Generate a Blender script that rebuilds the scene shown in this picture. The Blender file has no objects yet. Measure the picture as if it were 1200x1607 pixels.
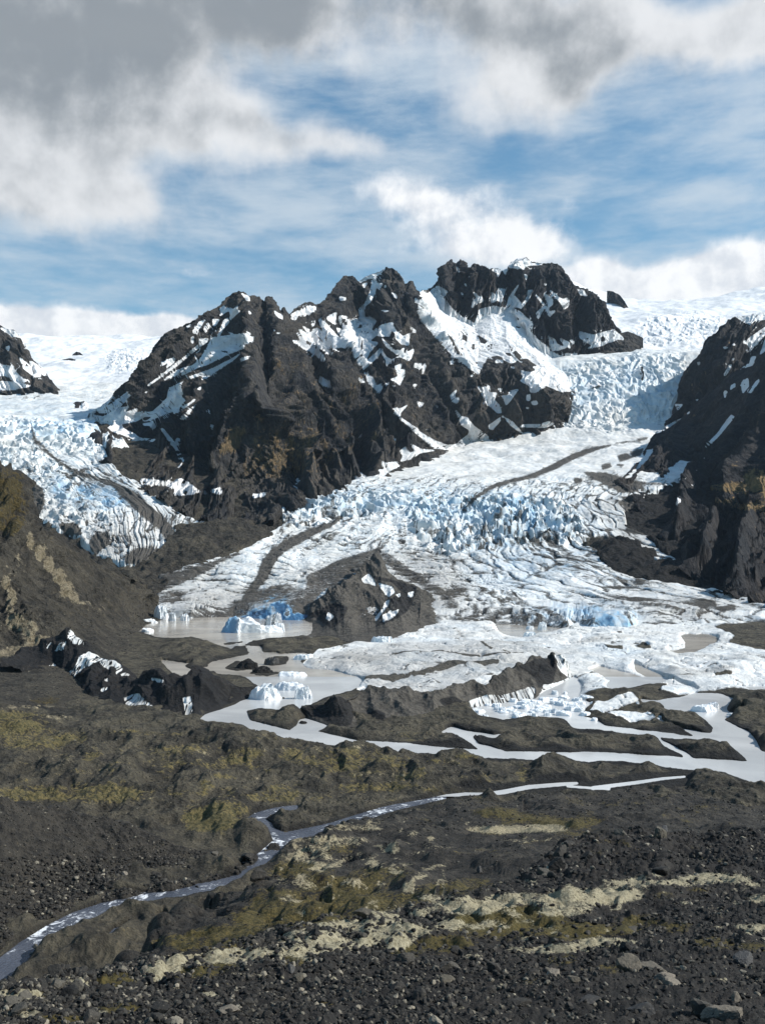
import bpy, math, random, time
import numpy as np
from mathutils import Vector
T0 = time.time()
random.seed(4); RNG = np.random.default_rng(11)
Q = 1.0                      # mesh density
f32 = np.float32
# ------------------------------------------------------------------ frame
# a point seen at (X, Y) of the 1200 x 1607 photograph at depth v:
# x = (X-600)/1500*v, y = v, z = 80 + (860-Y)/1500*v  (the eye is 80 m above the river)
EYE, FPX, YH = 80.0, 1500.0, 860.0
scene = bpy.context.scene
col = scene.collection
R = math.radians
# ------------------------------------------------------------------ camera
cam_d = bpy.data.cameras.new("camera"); cam = bpy.data.objects.new("camera", cam_d); col.objects.link(cam)
cam.location = (0, 0, EYE); cam.rotation_euler = (R(90), 0, 0)
cam_d.sensor_fit = 'VERTICAL'; cam_d.sensor_height = 36.0; cam_d.sensor_width = 27.0
cam_d.lens = 36.0*FPX/1607.0; cam_d.shift_y = (YH-803.5)/1607.0
cam_d.clip_start = 0.1; cam_d.clip_end = 60000
scene.camera = cam
# ------------------------------------------------------------------ light
SUN_AZ, SUN_EL = 94.0, 38.0           # degrees to the right of the view direction, above the horizon
sd = bpy.data.lights.new("sun", 'SUN'); sd.energy = 5.0; sd.angle = R(0.53); sd.color = (1.0, 0.95, 0.87)
sun = bpy.data.objects.new("sun", sd); col.objects.link(sun)
dirv = Vector((math.sin(R(SUN_AZ))*math.cos(R(SUN_EL)), math.cos(R(SUN_AZ))*math.cos(R(SUN_EL)), math.sin(R(SUN_EL))))
sun.rotation_euler = dirv.to_track_quat('Z', 'Y').to_euler(); sun.location = dirv*500
scene.view_settings.view_transform = 'Standard'; scene.view_settings.look = 'None'
scene.view_settings.exposure = 0.3; scene.view_settings.gamma = 1.0
scene.cycles.max_bounces = 4; scene.cycles.diffuse_bounces = 2; scene.cycles.glossy_bounces = 2
scene.cycles.transmission_bounces = 2; scene.cycles.volume_bounces = 0

# ------------------------------------------------------------------ node helper
class NG:
    def __init__(s, tree): s.t = tree; s.n = tree.nodes; s.l = tree.links
    def put(s, node, sock, val):
        if val is None: return
        i = node.inputs[sock]
        if isinstance(val, bpy.types.NodeSocket): s.l.new(val, i)
        else: i.default_value = val
    def math(s, op, a, b=None, c=None, clamp=False):
        m = s.n.new('ShaderNodeMath'); m.operation = op; m.use_clamp = clamp
        s.put(m, 0, a)
        if b is not None: s.put(m, 1, b)
        if c is not None: s.put(m, 2, c)
        return m.outputs[0]
    def vmath(s, op, a, b=None):
        m = s.n.new('ShaderNodeVectorMath'); m.operation = op; s.put(m, 0, a)
        if b is not None: s.put(m, 1, b)
        return m.outputs[0]
    def noise(s, vec, scale, detail=4, rough=0.55, dist=0.0, lac=2.0):
        m = s.n.new('ShaderNodeTexNoise'); s.put(m, 'Vector', vec); m.inputs['Scale'].default_value = scale
        m.inputs['Detail'].default_value = detail; m.inputs['Roughness'].default_value = rough
        m.inputs['Distortion'].default_value = dist; m.inputs['Lacunarity'].default_value = lac
        return m.outputs['Fac']
    def voro(s, vec, scale, feature='F1', out='Distance', rnd=1.0):
        m = s.n.new('ShaderNodeTexVoronoi'); m.feature = feature; s.put(m, 'Vector', vec); m.inputs['Scale'].default_value = scale
        m.inputs['Randomness'].default_value = rnd
        return m.outputs[out]
    def ramp(s, fac, a, b, lo=0.0, hi=1.0, smooth=True):
        m = s.n.new('ShaderNodeMapRange'); m.interpolation_type = 'SMOOTHSTEP' if smooth else 'LINEAR'
        s.put(m, 0, fac); m.inputs[1].default_value = a; m.inputs[2].default_value = b
        m.inputs[3].default_value = lo; m.inputs[4].default_value = hi
        return m.outputs[0]
    def mix(s, fac, a, b):
        m = s.n.new('ShaderNodeMix'); m.data_type = 'RGBA'
        s.put(m, 0, fac); s.put(m, 6, a); s.put(m, 7, b)
        return m.outputs[2]
    def rgb(s, c): 
        m = s.n.new('ShaderNodeRGB'); m.outputs[0].default_value = (c[0], c[1], c[2], 1); return m.outputs[0]
    def sep(s, c):
        m = s.n.new('ShaderNodeSeparateXYZ'); s.put(m, 0, c); return m.outputs
    def comb(s, x, y, z):
        m = s.n.new('ShaderNodeCombineXYZ'); s.put(m, 0, x); s.put(m, 1, y); s.put(m, 2, z); return m.outputs[0]
    def attr(s, name):
        m = s.n.new('ShaderNodeAttribute'); m.attribute_name = name; return m
    def mapping(s, vec, loc=(0,0,0), rot=(0,0,0), scale=(1,1,1)):
        m = s.n.new('ShaderNodeMapping'); s.put(m, 0, vec); m.inputs[1].default_value = loc
        m.inputs[2].default_value = rot; m.inputs[3].default_value = scale; return m.outputs[0]
    def bump(s, h, strength, dist, normal=None):
        m = s.n.new('ShaderNodeBump'); m.inputs['Strength'].default_value = strength; m.inputs['Distance'].default_value = dist
        s.put(m, 'Height', h)
        if normal is not None: s.put(m, 'Normal', normal)
        return m.outputs[0]

# ------------------------------------------------------------------ sky
world = bpy.data.worlds.new("World"); scene.world = world; world.use_nodes = True
def build_world():
    g = NG(world.node_tree); g.n.clear()
    out = g.n.new('ShaderNodeOutputWorld'); bg = g.n.new('ShaderNodeBackground'); bg.inputs[1].default_value = 0.088
    sky = g.n.new('ShaderNodeTexSky'); sky.sky_type = 'NISHITA'; sky.sun_disc = False
    sky.sun_elevation = R(SUN_EL); sky.sun_rotation = R(SUN_AZ); sky.air_density = 1.15; sky.dust_density = 0.25; sky.ozone_density = 1.6
    tc = g.n.new('ShaderNodeTexCoord'); d = tc.outputs['Generated']
    x, y, z = g.sep(d)[0], g.sep(d)[1], g.sep(d)[2]
    az = g.math('ARCTAN2', x, y); el = g.math('ARCSINE', z)
    ae = g.comb(az, el, 0.0)
    def AE(X, Y):
        dx, dz = (X-600)/FPX, (YH-Y)/FPX
        return math.atan2(dx, 1.0), math.asin(dz/math.sqrt(1+dx*dx+dz*dz))
    # warped coordinates
    w1 = g.n.new('ShaderNodeTexNoise'); g.put(w1, 'Vector', ae); w1.inputs['Scale'].default_value = 7; w1.inputs['Detail'].default_value = 5; w1.inputs['Roughness'].default_value = .55
    wv = g.vmath('SUBTRACT', w1.outputs['Color'], (0.5, 0.5, 0.5))
    def warped(k):
        m = g.n.new('ShaderNodeVectorMath'); m.operation = 'MULTIPLY_ADD'
        g.put(m, 0, wv); m.inputs[1].default_value = (k, k*.8, 0); g.put(m, 2, ae); return m.outputs[0]
    aw = warped(0.14)
    def blobs(vec, lst):
        tot = None
        for (X, Y, rx, ry, rot, amp) in lst:
            a, e = AE(X, Y); p = g.mapping(g.vmath('SUBTRACT', vec, (a, e, 0)), rot=(0, 0, R(rot)), scale=(FPX/rx, FPX/ry, 1))
            gr = g.n.new('ShaderNodeTexGradient'); gr.gradient_type = 'QUADRATIC_SPHERE'; g.put(gr, 0, p)
            v = g.math('MULTIPLY', g.ramp(gr.outputs['Fac'], 0, .75), amp)
            tot = v if tot is None else g.math('ADD', tot, v)
        return tot
    # upper cloud deck
    deck = [(60,60,420,260,0,1.1),(230,120,360,230,0,.9),(90,280,330,130,0,.9),(190,330,150,100,0,.45),(430,10,420,120,0,1.0),(400,195,330,100,-8,.75),
            (560,215,130,70,0,.4),(800,20,420,170,0,1.0),(880,90,230,150,0,.7),(760,150,150,100,0,.45),(1000,60,220,110,0,.6),(1150,40,170,110,0,.75),(1300,0,300,130,0,.8),
            (-250,100,420,330,0,1.1),(1500,200,300,130,0,.8)]
    B = blobs(aw, deck)
    n1 = g.noise(ae, 10.0, 12, .56, .12); n1s = g.noise(g.vmath('ADD', ae, (0.020, 0.018, 0)), 10.0, 9, .56, .12)
    dens = g.math('ADD', g.math('MULTIPLY', B, .9), g.math('MULTIPLY', g.math('SUBTRACT', n1, .5), 1.25))
    deckf = g.ramp(dens, 0.04, 0.85)
    dark = blobs(warped(.09), [(40,40,330,170,0,1.0),(300,30,330,150,-10,.95),(520,0,330,110,0,.95),(100,180,300,110,20,.55),(430,190,250,60,-8,.45),(800,40,260,90,0,.6),(920,100,160,60,0,.4),(620,40,120,90,0,.3),(-300,100,400,260,0,.8)])
    lit = g.math('ADD', g.math('MULTIPLY', g.math('SUBTRACT', n1, n1s), 2.6), .0)
    n2 = g.noise(ae, 11, 9, .56)
    n4 = g.noise(ae, 5.0, 8, .6)
    sh = g.math('ADD', g.math('ADD', g.math('ADD', g.math('MULTIPLY', dark, .78), g.math('MULTIPLY', g.math('SUBTRACT', n4, .5), 1.1)), g.math('MULTIPLY', g.math('SUBTRACT', n2, .5), 1.3)), g.math('MULTIPLY', lit, -.9))
    sh = g.math('ADD', sh, g.ramp(dens, .5, 1.4, 0, .28)); sh = g.ramp(sh, -0.3, 1.1)
    white = (7.9, 8.0, 8.15, 1); grey = (2.75, 3.0, 3.25, 1)
    deckc = g.mix(sh, white, grey)
    # fair-weather banks low over the ice cap
    bank = blobs(warped(.05), [(1060,455,260,90,0,1.3),(1200,440,260,110,0,1.2),(930,430,130,60,0,.8),(1330,430,220,110,0,1.2),(130,525,330,62,0,1.3),(-80,520,240,70,0,1.3),(260,520,110,50,0,.9),
                        (700,330,230,95,0,.45),(820,370,170,80,0,.55),(620,300,150,70,0,.32),(900,310,40,40,0,.2),(760,390,260,60,0,.5),(310,425,90,30,20,.22)])
    nb = g.noise(ae, 26.0, 10, .6, .1); nbs = g.noise(g.vmath('ADD', ae, (0.012, 0.012, 0)), 26.0, 5, .55, .2)
    bd = g.math('ADD', bank, g.math('MULTIPLY', g.math('SUBTRACT', nb, .5), .75))
    bankf = g.ramp(bd, .08, .62)
    bsh = g.ramp(g.math('ADD', g.math('MULTIPLY', g.math('SUBTRACT', nb, nbs), -2.2), g.math('MULTIPLY', g.math('SUBTRACT', n1, .5), -1.5)), -.35, .55)
    bankc = g.mix(bsh, (10.0, 10.0, 10.0, 1), (7.0, 7.3, 7.8, 1))
    # high thin streaks
    st = g.noise(g.mapping(warped(.02), rot=(0, 0, R(-8)), scale=(2.0, 7.5, 1)), 2.6, 12, .64, .1)
    st2 = g.noise(g.mapping(ae, scale=(1.5, 5, 1)), 4.0, 4, .5)
    cir = g.math('MULTIPLY', g.ramp(g.math('ADD', st, g.math('MULTIPLY', g.math('SUBTRACT', st2, .5), .7)), .28, .74), .74)
    cir = g.math('MULTIPLY', cir, g.math('MULTIPLY', g.ramp(y, -.25, .15), g.ramp(el, .85, .55)))
    tint = g.vmath('MULTIPLY', sky.outputs[0], (.80, 1.14, 1.20))
    base = g.mix(cir, tint, (6.3, 7.0, 7.6, 1))
    c = g.mix(g.math('MULTIPLY', bankf, .93), base, bankc)
    c = g.mix(g.math('MULTIPLY', deckf, .96), c, deckc)
    up = g.ramp(el, -0.02, 0.0)
    c = g.mix(up, (2.0, 2.2, 2.4, 1), c)
    g.l.new(c, bg.inputs[0]); g.l.new(bg.outputs[0], out.inputs[0])
build_world()
world.cycles.sampling_method = 'MANUAL'; world.cycles.sample_map_resolution = 512

# ------------------------------------------------------------------ noise (numpy)
_P = np.random.default_rng(5).permutation(4096).astype(np.int32)
def _h(ix, iy, s): return _P[(_P[(ix + s*131) & 4095] + iy*17 + s) & 4095]
_ang = (np.arange(4096)/4096*2*np.pi*7.0).astype(f32); _gx = np.cos(_ang); _gy = np.sin(_ang)
def perlin(x, y, s=0):
    x = np.asarray(x, f32); y = np.asarray(y, f32)
    x0 = np.floor(x); y0 = np.floor(y); fx = x-x0; fy = y-y0; ix = x0.astype(np.int32); iy = y0.astype(np.int32)
    u = fx*fx*fx*(fx*(fx*6-15)+10); w = fy*fy*fy*(fy*(fy*6-15)+10)
    def gr(a, b, dx, dy):
        h = _h(a, b, s); return _gx[h]*dx+_gy[h]*dy
    n00 = gr(ix, iy, fx, fy); n10 = gr(ix+1, iy, fx-1, fy); n01 = gr(ix, iy+1, fx, fy-1); n11 = gr(ix+1, iy+1, fx-1, fy-1)
    a = n00+u*(n10-n00); b = n01+u*(n11-n01)
    return ((a+w*(b-a))*1.5).astype(f32)
def fbm(x, y, o=5, s=0, g=.5, l=2.03):
    t = 0; a = 1; k = 1
    for i in range(o): t = t+a*perlin(x*k+i*7.3, y*k-i*3.1, s+i); a *= g; k *= l
    return t
def ridged(x, y, o=5, s=0, g=.55, l=2.07):
    t = 0; a = 1; k = 1; w = 1
    for i in range(o):
        r = 1-np.abs(perlin(x*k+i*5.3, y*k+i*9.1, s+i)); r = r*r*w
        t = t+a*r; w = np.clip(r*1.6, 0, 1); a *= g; k *= l
    return t
def voronoi(x, y, s=0, jit=.9):
    x = np.asarray(x, f32); y = np.asarray(y, f32)
    ix = np.floor(x).astype(np.int32); iy = np.floor(y).astype(np.int32)
    f1 = np.full(x.shape, 9, f32); f2 = np.full(x.shape, 9, f32); idc = np.zeros(x.shape, np.int32)
    for a in (-1, 0, 1):
        for b in (-1, 0, 1):
            h = _h(ix+a, iy+b, s); px = ix+a+.5+jit*(h/4096.-.5); py = iy+b+.5+jit*(_P[h]/4096.-.5)
            d = ((px-x)**2+(py-y)**2).astype(f32)
            m = d < f1
            f2 = np.where(m, f1, np.minimum(f2, d)); f1 = np.where(m, d, f1); idc = np.where(m, h, idc)
    return np.sqrt(f1), np.sqrt(f2), idc
def sstep(a, b, x):
    t = np.clip((x-a)/(b-a), 0, 1); return t*t*(3-2*t)

# ------------------------------------------------------------------ layout maps: what lies where on the ground
CX0, CY0, CW, CH = -400, 360, 2000, 1400
def canvas(v=0.0): return np.full((CH, CW), v, f32)
def poly(cv, pts, val=1.0, o=(0, 0), s=1.0):
    p = np.array(pts, float)/s+np.array(o, float)
    x0, y0 = np.floor(p.min(0)).astype(int)-1; x1, y1 = np.ceil(p.max(0)).astype(int)+1
    x0 = max(x0, CX0); y0 = max(y0, CY0); x1 = min(x1, CX0+CW-1); y1 = min(y1, CY0+CH-1)
    if x1 <= x0 or y1 <= y0: return
    ss = 2
    xs = x0+(np.arange((x1-x0)*ss)+.5)/ss; ys = y0+(np.arange((y1-y0)*ss)+.5)/ss
    xx, yy = np.meshgrid(xs, ys); ins = np.zeros(xx.shape, bool)
    q = np.roll(p, -1, 0)
    for (ax, ay), (bx, by) in zip(p, q):
        if ay == by: continue
        c = (ay > yy) != (by > yy); ins ^= c & (xx < (bx-ax)*(yy-ay)/(by-ay)+ax)
    cov = ins.reshape(y1-y0, ss, x1-x0, ss).mean((1, 3)).astype(f32)
    sub = cv[y0-CY0:y1-CY0, x0-CX0:x1-CX0]; sub[:] = sub*(1-cov)+val*cov
def stroke(cv, pts, w, val=1.0, mode='mix'):
    """a band along a polyline; w = half width (number or per point)"""
    p = np.array(pts, float); w = np.broadcast_to(np.array(w, float), (len(p),))
    for i in range(len(p)-1):
        (ax, ay), (bx, by) = p[i], p[i+1]; wm = max(w[i], w[i+1])+2
        x0 = int(max(min(ax, bx)-wm, CX0)); x1 = int(min(max(ax, bx)+wm, CX0+CW-1)); y0 = int(max(min(ay, by)-wm, CY0)); y1 = int(min(max(ay, by)+wm, CY0+CH-1))
        if x1 <= x0 or y1 <= y0: continue
        xx, yy = np.meshgrid(np.arange(x0, x1)+.5, np.arange(y0, y1)+.5)
        L = max((bx-ax)**2+(by-ay)**2, 1e-6); t = np.clip(((xx-ax)*(bx-ax)+(yy-ay)*(by-ay))/L, 0, 1)
        d = np.hypot(xx-ax-t*(bx-ax), yy-ay-t*(by-ay)); ww = w[i]+t*(w[i+1]-w[i])
        cov = np.clip(ww-d+.5, 0, 1).astype(f32)
        sub = cv[y0-CY0:y1-CY0, x0-CX0:x1-CX0]; sub[:] = sub*(1-cov)+val*cov
def blob(cv, X, Y, rx, ry, val=1.0):
    x0 = int(max(X-rx*1.6, CX0)); x1 = int(min(X+rx*1.6, CX0+CW-1)); y0 = int(max(Y-ry*1.6, CY0)); y1 = int(min(Y+ry*1.6, CY0+CH-1))
    xx, yy = np.meshgrid(np.arange(x0, x1)+.5, np.arange(y0, y1)+.5)
    c = np.clip(1.4-((xx-X)/rx)**2-((yy-Y)/ry)**2, 0, 1).astype(f32)
    sub = cv[y0-CY0:y1-CY0, x0-CX0:x1-CX0]; sub[:] = sub*(1-c)+val*c
def blur(cv, r, it=2):
    r = int(r)
    for _ in range(it):
        for ax in (0, 1):
            c = np.cumsum(np.pad(cv, [(r+1, r) if a == ax else (0, 0) for a in (0, 1)], mode='edge'), axis=ax, dtype=np.float64)
            n = cv.shape[ax]
            hi = np.take(c, np.arange(n)+2*r+1, ax); lo = np.take(c, np.arange(n), ax)
            cv = ((hi-lo)/(2*r+1)).astype(f32)
    return cv
def samp(cv, X, Y):
    gx = np.clip(X-CX0-.5, 0, CW-1.001); gy = np.clip(Y-CY0-.5, 0, CH-1.001)
    ix = gx.astype(np.int32); iy = gy.astype(np.int32); fx = (gx-ix).astype(f32); fy = (gy-iy).astype(f32)
    a = cv[iy, ix]; b = cv[iy, ix+1]; c = cv[iy+1, ix]; d = cv[iy+1, ix+1]
    return a+(b-a)*fx+(c-a)*fy+(a-b-c+d)*fx*fy
def polys(cv, o, s, lst, val=1.0):
    for p in lst: poly(cv, p, val, o, s)
# ---- snow on the mountains
SNOW = canvas()
Z1, Z2, Z3, Z4, Z5, Z6, Z7, Z8 = (140,440), (420,400), (680,390), (140,600), (420,560), (680,560), (900,440), (900,620)
def snow_layout():
    S = SNOW
    polys(S, Z3, 4, [[(0,250),(30,235),(90,270),(60,310),(120,380),(180,430),(260,470),(290,380),(330,370),(370,360),(430,370),(490,370),(550,400),(600,450),(625,475),(600,510),(640,560),(720,620),(780,650),(850,690),(900,712),(1300,690),(1300,860),(800,900),(560,800),(560,770),(640,780),(655,740),(590,690),(560,690),(480,715),(430,680),(400,670),(340,680),(290,770),(280,790),(210,740),(130,680),(60,610),(0,540),(-60,470),(-100,400),(-90,330)]])
    polys(S, Z3, 4, [[(245,530),(290,545),(345,585),(320,600),(290,590),(280,555)],[(240,600),(260,595),(260,635),(240,640)],[(180,535),(215,550),(210,590),(180,570)],[(85,525),(120,560),(160,640),(200,680),(145,665),(120,630),(115,590),(90,545)],[(465,600),(500,620),(560,680),(530,700),(500,660)],[(440,650),(480,655),(530,700),(480,690)],[(350,595),(375,600),(365,640)],[(255,710),(290,710),(270,730)],[(165,615),(190,625),(185,645)],[(300,710),(315,712),(305,725)],[(320,650),(340,655),(328,664)],[(505,485),(560,490),(540,505),(520,500)]], 0)
    polys(S, Z1, 4, [[(770,360),(870,345),(1015,328),(1000,358),(1045,350),(960,430),(860,470),(780,510),(740,530),(690,545),(560,608),(640,540),(690,500),(730,440),(750,400)],
      [(690,370),(750,362),(745,385),(680,430),(620,480),(560,530),(480,590),(360,672),(375,650),(460,590),(530,530),(600,480),(650,430),(690,400)],
      [(960,452),(900,505),(820,555),(760,600),(705,627),(715,590),(640,618),(625,605),(700,580),(790,545),(880,500)],
      [(560,560),(650,530),(560,590),(465,630),(490,605)],[(510,490),(540,488),(535,515),(480,555),(500,515),(445,542),(455,515)],
      [(815,180),(850,155),(855,175),(880,170),(905,180),(940,152),(925,185),(952,190),(900,235),(880,260),(840,310),(815,352),(803,350),(830,290),(845,250),(890,225),(880,190),(860,200),(815,228),(830,200)],
      [(655,315),(690,260),(735,245),(700,290),(670,335),(652,330)],[(728,275),(745,270),(757,295),(735,325),(718,330)],[(775,245),(820,245),(800,275),(780,290)],[(730,222),(780,193),(740,218)],[(640,355),(658,350),(655,398),(640,390)],
      [(950,76),(1005,100),(1012,130),(990,128)],[(1000,185),(1020,210),(1002,212)],[(1160,185),(1200,215),(1200,240),(1170,215)],[(1155,305),(1190,320),(1190,337),(1165,325)],[(950,490),(1018,470),(1000,490),(950,512)],
      [(500,680),(615,618),(570,650),(580,690),(590,712),(560,750),(605,745),(570,790),(560,830),(430,830),(440,790),(490,740),(495,700)],[(680,680),(708,663),(700,685),(682,692)],[(345,710),(370,690),(360,708)],[(730,715),(770,685),(740,716)],
      [(590,792),(680,735),(693,725),(650,768),(600,800)],[(610,290),(650,270),(620,300)],[(880,435),(905,428),(890,440)]])
    polys(S, Z4, 4, [[(500,50),(590,0),(560,60),(590,100),(608,110),(560,152),(500,185),(450,212),(355,247),(400,215),(350,215),(290,248),(200,262),(220,290),(280,320),(320,350),(420,357),(400,372),(330,378),(260,388),(240,340),(150,310),(100,270),(40,245),(-40,250),(-60,180),(60,210),(100,220),(180,230),(330,195),(400,182),(460,130),(500,90)],
      [(70,172),(150,130),(245,53),(245,78),(270,72),(190,160),(245,150),(230,190),(310,158),(300,190),(350,178),(250,235),(140,235),(90,215),(130,190),(60,192)],[(60,60),(150,90),(110,150),(40,190),(-30,220),(-60,150)],
      [(335,260),(405,250),(422,280),(400,297),(380,275),(340,270)],[(445,290),(468,290),(540,380),(548,350),(572,352),(570,370),(545,400),(570,440),(597,490),(565,537),(530,505),(572,490),(540,420)],
      [(565,228),(680,128),(640,180),(600,235)],[(735,172),(755,175),(757,207),(740,195)],[(760,270),(785,263),(772,302)],[(320,605),(400,610),(470,620),(580,603),(640,640),(705,690),(570,712),(530,700),(540,670),(470,645),(330,642)],
      [(760,680),(825,658),(838,690),(820,707),(770,690)],[(1025,700),(1122,692),(1090,718),(1030,727)],[(695,795),(715,775),(712,802)],[(300,395),(335,412),(332,420)],[(965,675),(990,680),(975,686)],[(700,690),(745,690),(740,702)]])
    polys(S, Z2, 4, [[(40,345),(60,365),(95,375),(95,417),(50,368)],[(145,372),(230,330),(250,347),(243,320),(300,322),(305,342),(260,375),(220,388),(200,372),(175,412),(155,400)],[(35,465),(75,490),(57,498)],[(450,258),(490,270),(490,286),(455,286)],
      [(565,155),(600,135),(640,125),(680,100),(745,84),(715,108),(660,145),(600,165),(580,178)],[(655,145),(680,140),(680,178),(722,178),(700,222),(682,200),(660,270),(640,300),(612,320),(602,350),(612,385),(580,397),(570,340),(605,310),(640,240),(650,200)],
      [(450,380),(500,385),(495,405),(560,400),(640,390),(682,412),(650,470),(690,500),(640,540),(697,550),(640,612),(600,700),(575,690),(545,630),(500,560),(440,480),(430,450),(445,400)],[(370,392),(430,358),(428,442),(380,412)],
      [(320,398),(360,420),(430,500),(480,540),(507,602),(440,570),(452,612),(380,572),(300,490),(280,470),(310,458),(360,492),(330,442)],[(215,440),(280,478),(330,540),(400,600),(427,634),(380,622),(290,560),(230,530),(190,458),(260,502)],
      [(180,478),(250,560),(320,600),(367,645),(340,667),(300,628),(230,592),(145,530),(210,552)],[(590,692),(650,640),(700,588),(722,590),(690,642),(600,724)],
      [(670,475),(710,443),(780,420),(800,470),(850,512),(893,488),(885,570),(840,562),(790,512),(775,470),(765,512),(720,512),(690,507)],[(712,515),(780,590),(830,602),(858,580),(850,622),(920,588),(900,652),(880,664),(800,622),(740,572)],
      [(718,600),(745,640),(777,657),(745,702),(740,660),(715,622)],[(795,700),(840,685),(830,720),(862,722),(830,797),(770,787),(820,762),(815,722)],[(925,678),(967,683),(960,722),(920,705)],[(985,678),(995,700),(970,754),(972,700)],
      [(770,233),(800,245),(817,277),(790,262)],[(885,440),(937,482),(920,492)],[(922,268),(957,292),(930,292)],[(950,233),(985,228),(1018,267),(960,262)],[(700,345),(760,350),(740,358)],[(735,185),(745,200),(732,205)],[(690,180),(720,178),(700,222)],[(275,410),(298,412),(290,452),(274,440)],[(590,180),(628,175),(605,212)]])
    polys(S, Z2, 4, [[(425,400),(440,385),(470,470),(430,455)],[(470,400),(500,400),(502,445),(472,440)],[(570,440),(590,430),(598,460),(568,462)],[(588,530),(602,530),(595,600),(582,600)],[(778,470),(805,500),(800,545),(830,560),(830,590),(780,560)]], 0)
    polys(S, Z5, 4, [[(322,5),(367,0),(345,27)],[(325,118),(390,155),(402,197),(355,182),(322,157)],[(560,116),(617,165),(580,157)],[(600,88),(662,130),(680,180),(712,168),(712,228),(690,222),(625,150),(620,120)],[(795,60),(842,43),(830,80),(862,80),(830,182),(800,152),(768,142),(820,122)],
      [(788,320),(830,325),(882,298),(835,350),(832,380),(940,448),(952,470),(1060,530),(1140,556),(1240,535),(1240,600),(1080,577),(1040,572),(960,502),(900,442),(830,392),(800,342)],[(902,453),(972,502),(940,492)],
      [(888,538),(960,578),(1060,588),(960,602),(900,642),(830,658),(850,622),(828,590),(858,568),(900,602),(932,590)],[(715,648),(740,665),(810,658),(832,690),(770,712),(730,752),(655,752),(710,732),(688,705),(735,707),(713,670)],
      [(530,743),(580,760),(600,738),(672,775),(560,802),(515,798),(560,787)],[(1145,240),(1187,203),(1170,250),(1200,258),(1192,292),(1155,282)],[(933,278),(982,290),(955,322)],[(910,173),(937,168),(925,202)],[(1048,293),(1072,322),(1060,318)],[(740,165),(770,160),(745,182)],[(775,178),(800,180),(795,192)],[(785,500),(805,520),(800,530)],[(985,447),(1020,465),(1000,462)],[(570,485),(590,500),(580,505)]])
    polys(S, Z6, 4, [[(110,240),(147,203),(130,250),(162,260),(150,292),(115,282)],[(130,325),(180,375),(212,380),(250,430),(345,500),(345,522),(150,540),(215,490),(225,460),(178,432),(148,362)],[(270,183),(300,190),(352,183),(340,222),(397,225),(380,270),(412,300),(427,352),(400,352),(330,292),(298,222)],
      [(425,243),(465,245),(480,213),(534,203),(492,262),(455,304),(438,262)],[(400,198),(432,198),(420,224)],[(583,240),(607,233),(607,277),(583,272)],[(178,210),(218,220),(190,217)],[(345,430),(420,378),(420,400),(390,470),(350,452)],[(425,366),(500,410),(560,480),(600,512),(480,430),(440,400)],
      [(545,83),(600,100),(642,85),(620,60),(662,60),(590,0),(900,-20),(900,60),(800,90),(700,182),(640,225),(605,222),(600,182),(545,152),(562,130)],[(610,280),(650,275),(655,300),(620,302)],[(575,315),(600,318),(590,330)],[(660,425),(720,405),(760,420),(700,445),(540,440),(560,425)],
      [(385,22),(430,20),(440,38),(390,38)],[(430,-8),(500,0),(520,30),(490,40),(440,20)],[(475,60),(510,65),(505,75)],[(230,115),(250,112),(238,130)],[(95,30),(125,20),(120,55)]])
    # spires and buttresses of the farther massif
    polys(S, Z3, 4, [[(140,105),(160,130),(165,155),(148,140)],[(235,255),(270,290),(315,320),(310,335),(280,340),(238,377),(245,330),(270,310)],[(360,270),(390,290),(405,250),(450,255),(440,290),(425,340),(405,325),(365,340)],[(475,300),(545,208),(503,290),(548,340),(545,370),(455,365)],
      [(540,370),(590,300),(590,262),(622,260),(602,310),(562,365),(545,380)],[(630,278),(665,310),(720,380),(742,420),(722,425),(700,375),(690,380),(655,447),(645,402),(690,362)],[(688,280),(742,310),(748,352),(720,372),(710,332)],[(728,253),(790,310),(852,325),(845,362),(820,385),(790,332),(742,285)],[(725,432),(745,388),(764,392)],
      [(470,105),(500,75),(540,55),(580,57),(592,78),(690,85),(680,102),(590,107),(560,128),(475,120)],[(365,135),(400,108),(470,130),(450,165),(430,132),(400,185),(398,152)],[(565,158),(590,170),(582,204)],[(903,256),(940,260),(965,300),(920,292)],[(690,220),(715,222),(702,232)],
      [(165,265),(190,290),(180,292)],[(720,550),(760,570),(775,600),(835,622),(775,642),(735,625)],[(788,560),(850,588),(858,627),(820,612)],[(848,572),(885,582),(880,602)],[(912,520),(1000,542),(1130,508),(1190,560),(1200,600),(1100,588),(1050,612),(950,632),(995,610),(918,562)],[(185,200),(210,235),(200,238)],[(215,165),(225,170),(222,190)]])
    polys(S, Z3, 4, [[(1045,560),(1065,542),(1082,575),(1052,590)],[(920,545),(960,560),(1000,575),(960,572)]], 0)
    # right-hand mountains
    polys(S, Z7, 4, [[(1057,392),(1130,340),(1190,298),(1300,230),(1300,330),(1200,340),(1110,437),(1090,402)],[(1165,467),(1200,368),(1260,300),(1260,380),(1200,442)],[(1033,562),(1100,520),(1112,480),(1142,475),(1122,532)],[(938,590),(965,550),(970,530),(994,528),(975,562),(950,602)],[(930,418),(978,420),(945,430)],[(983,400),(1022,398),(1000,408)],
      [(1008,222),(1060,210),(1100,202),(1300,180),(1300,250),(1200,243),(1130,255),(1110,277),(1060,260)],[(1048,652),(1060,625),(1092,613),(1097,662),(1060,712)],[(978,690),(985,660),(1012,643),(1010,667)],[(938,702),(965,693),(945,742)],[(1098,702),(1150,618),(1168,628),(1115,697)],[(760,752),(792,738),(770,760)],[(775,515),(795,512),(780,532)],[(990,490),(1012,485),(992,508)],[(1080,437),(1090,435),(1087,455)],[(950,515),(958,517),(955,532)]])
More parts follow.
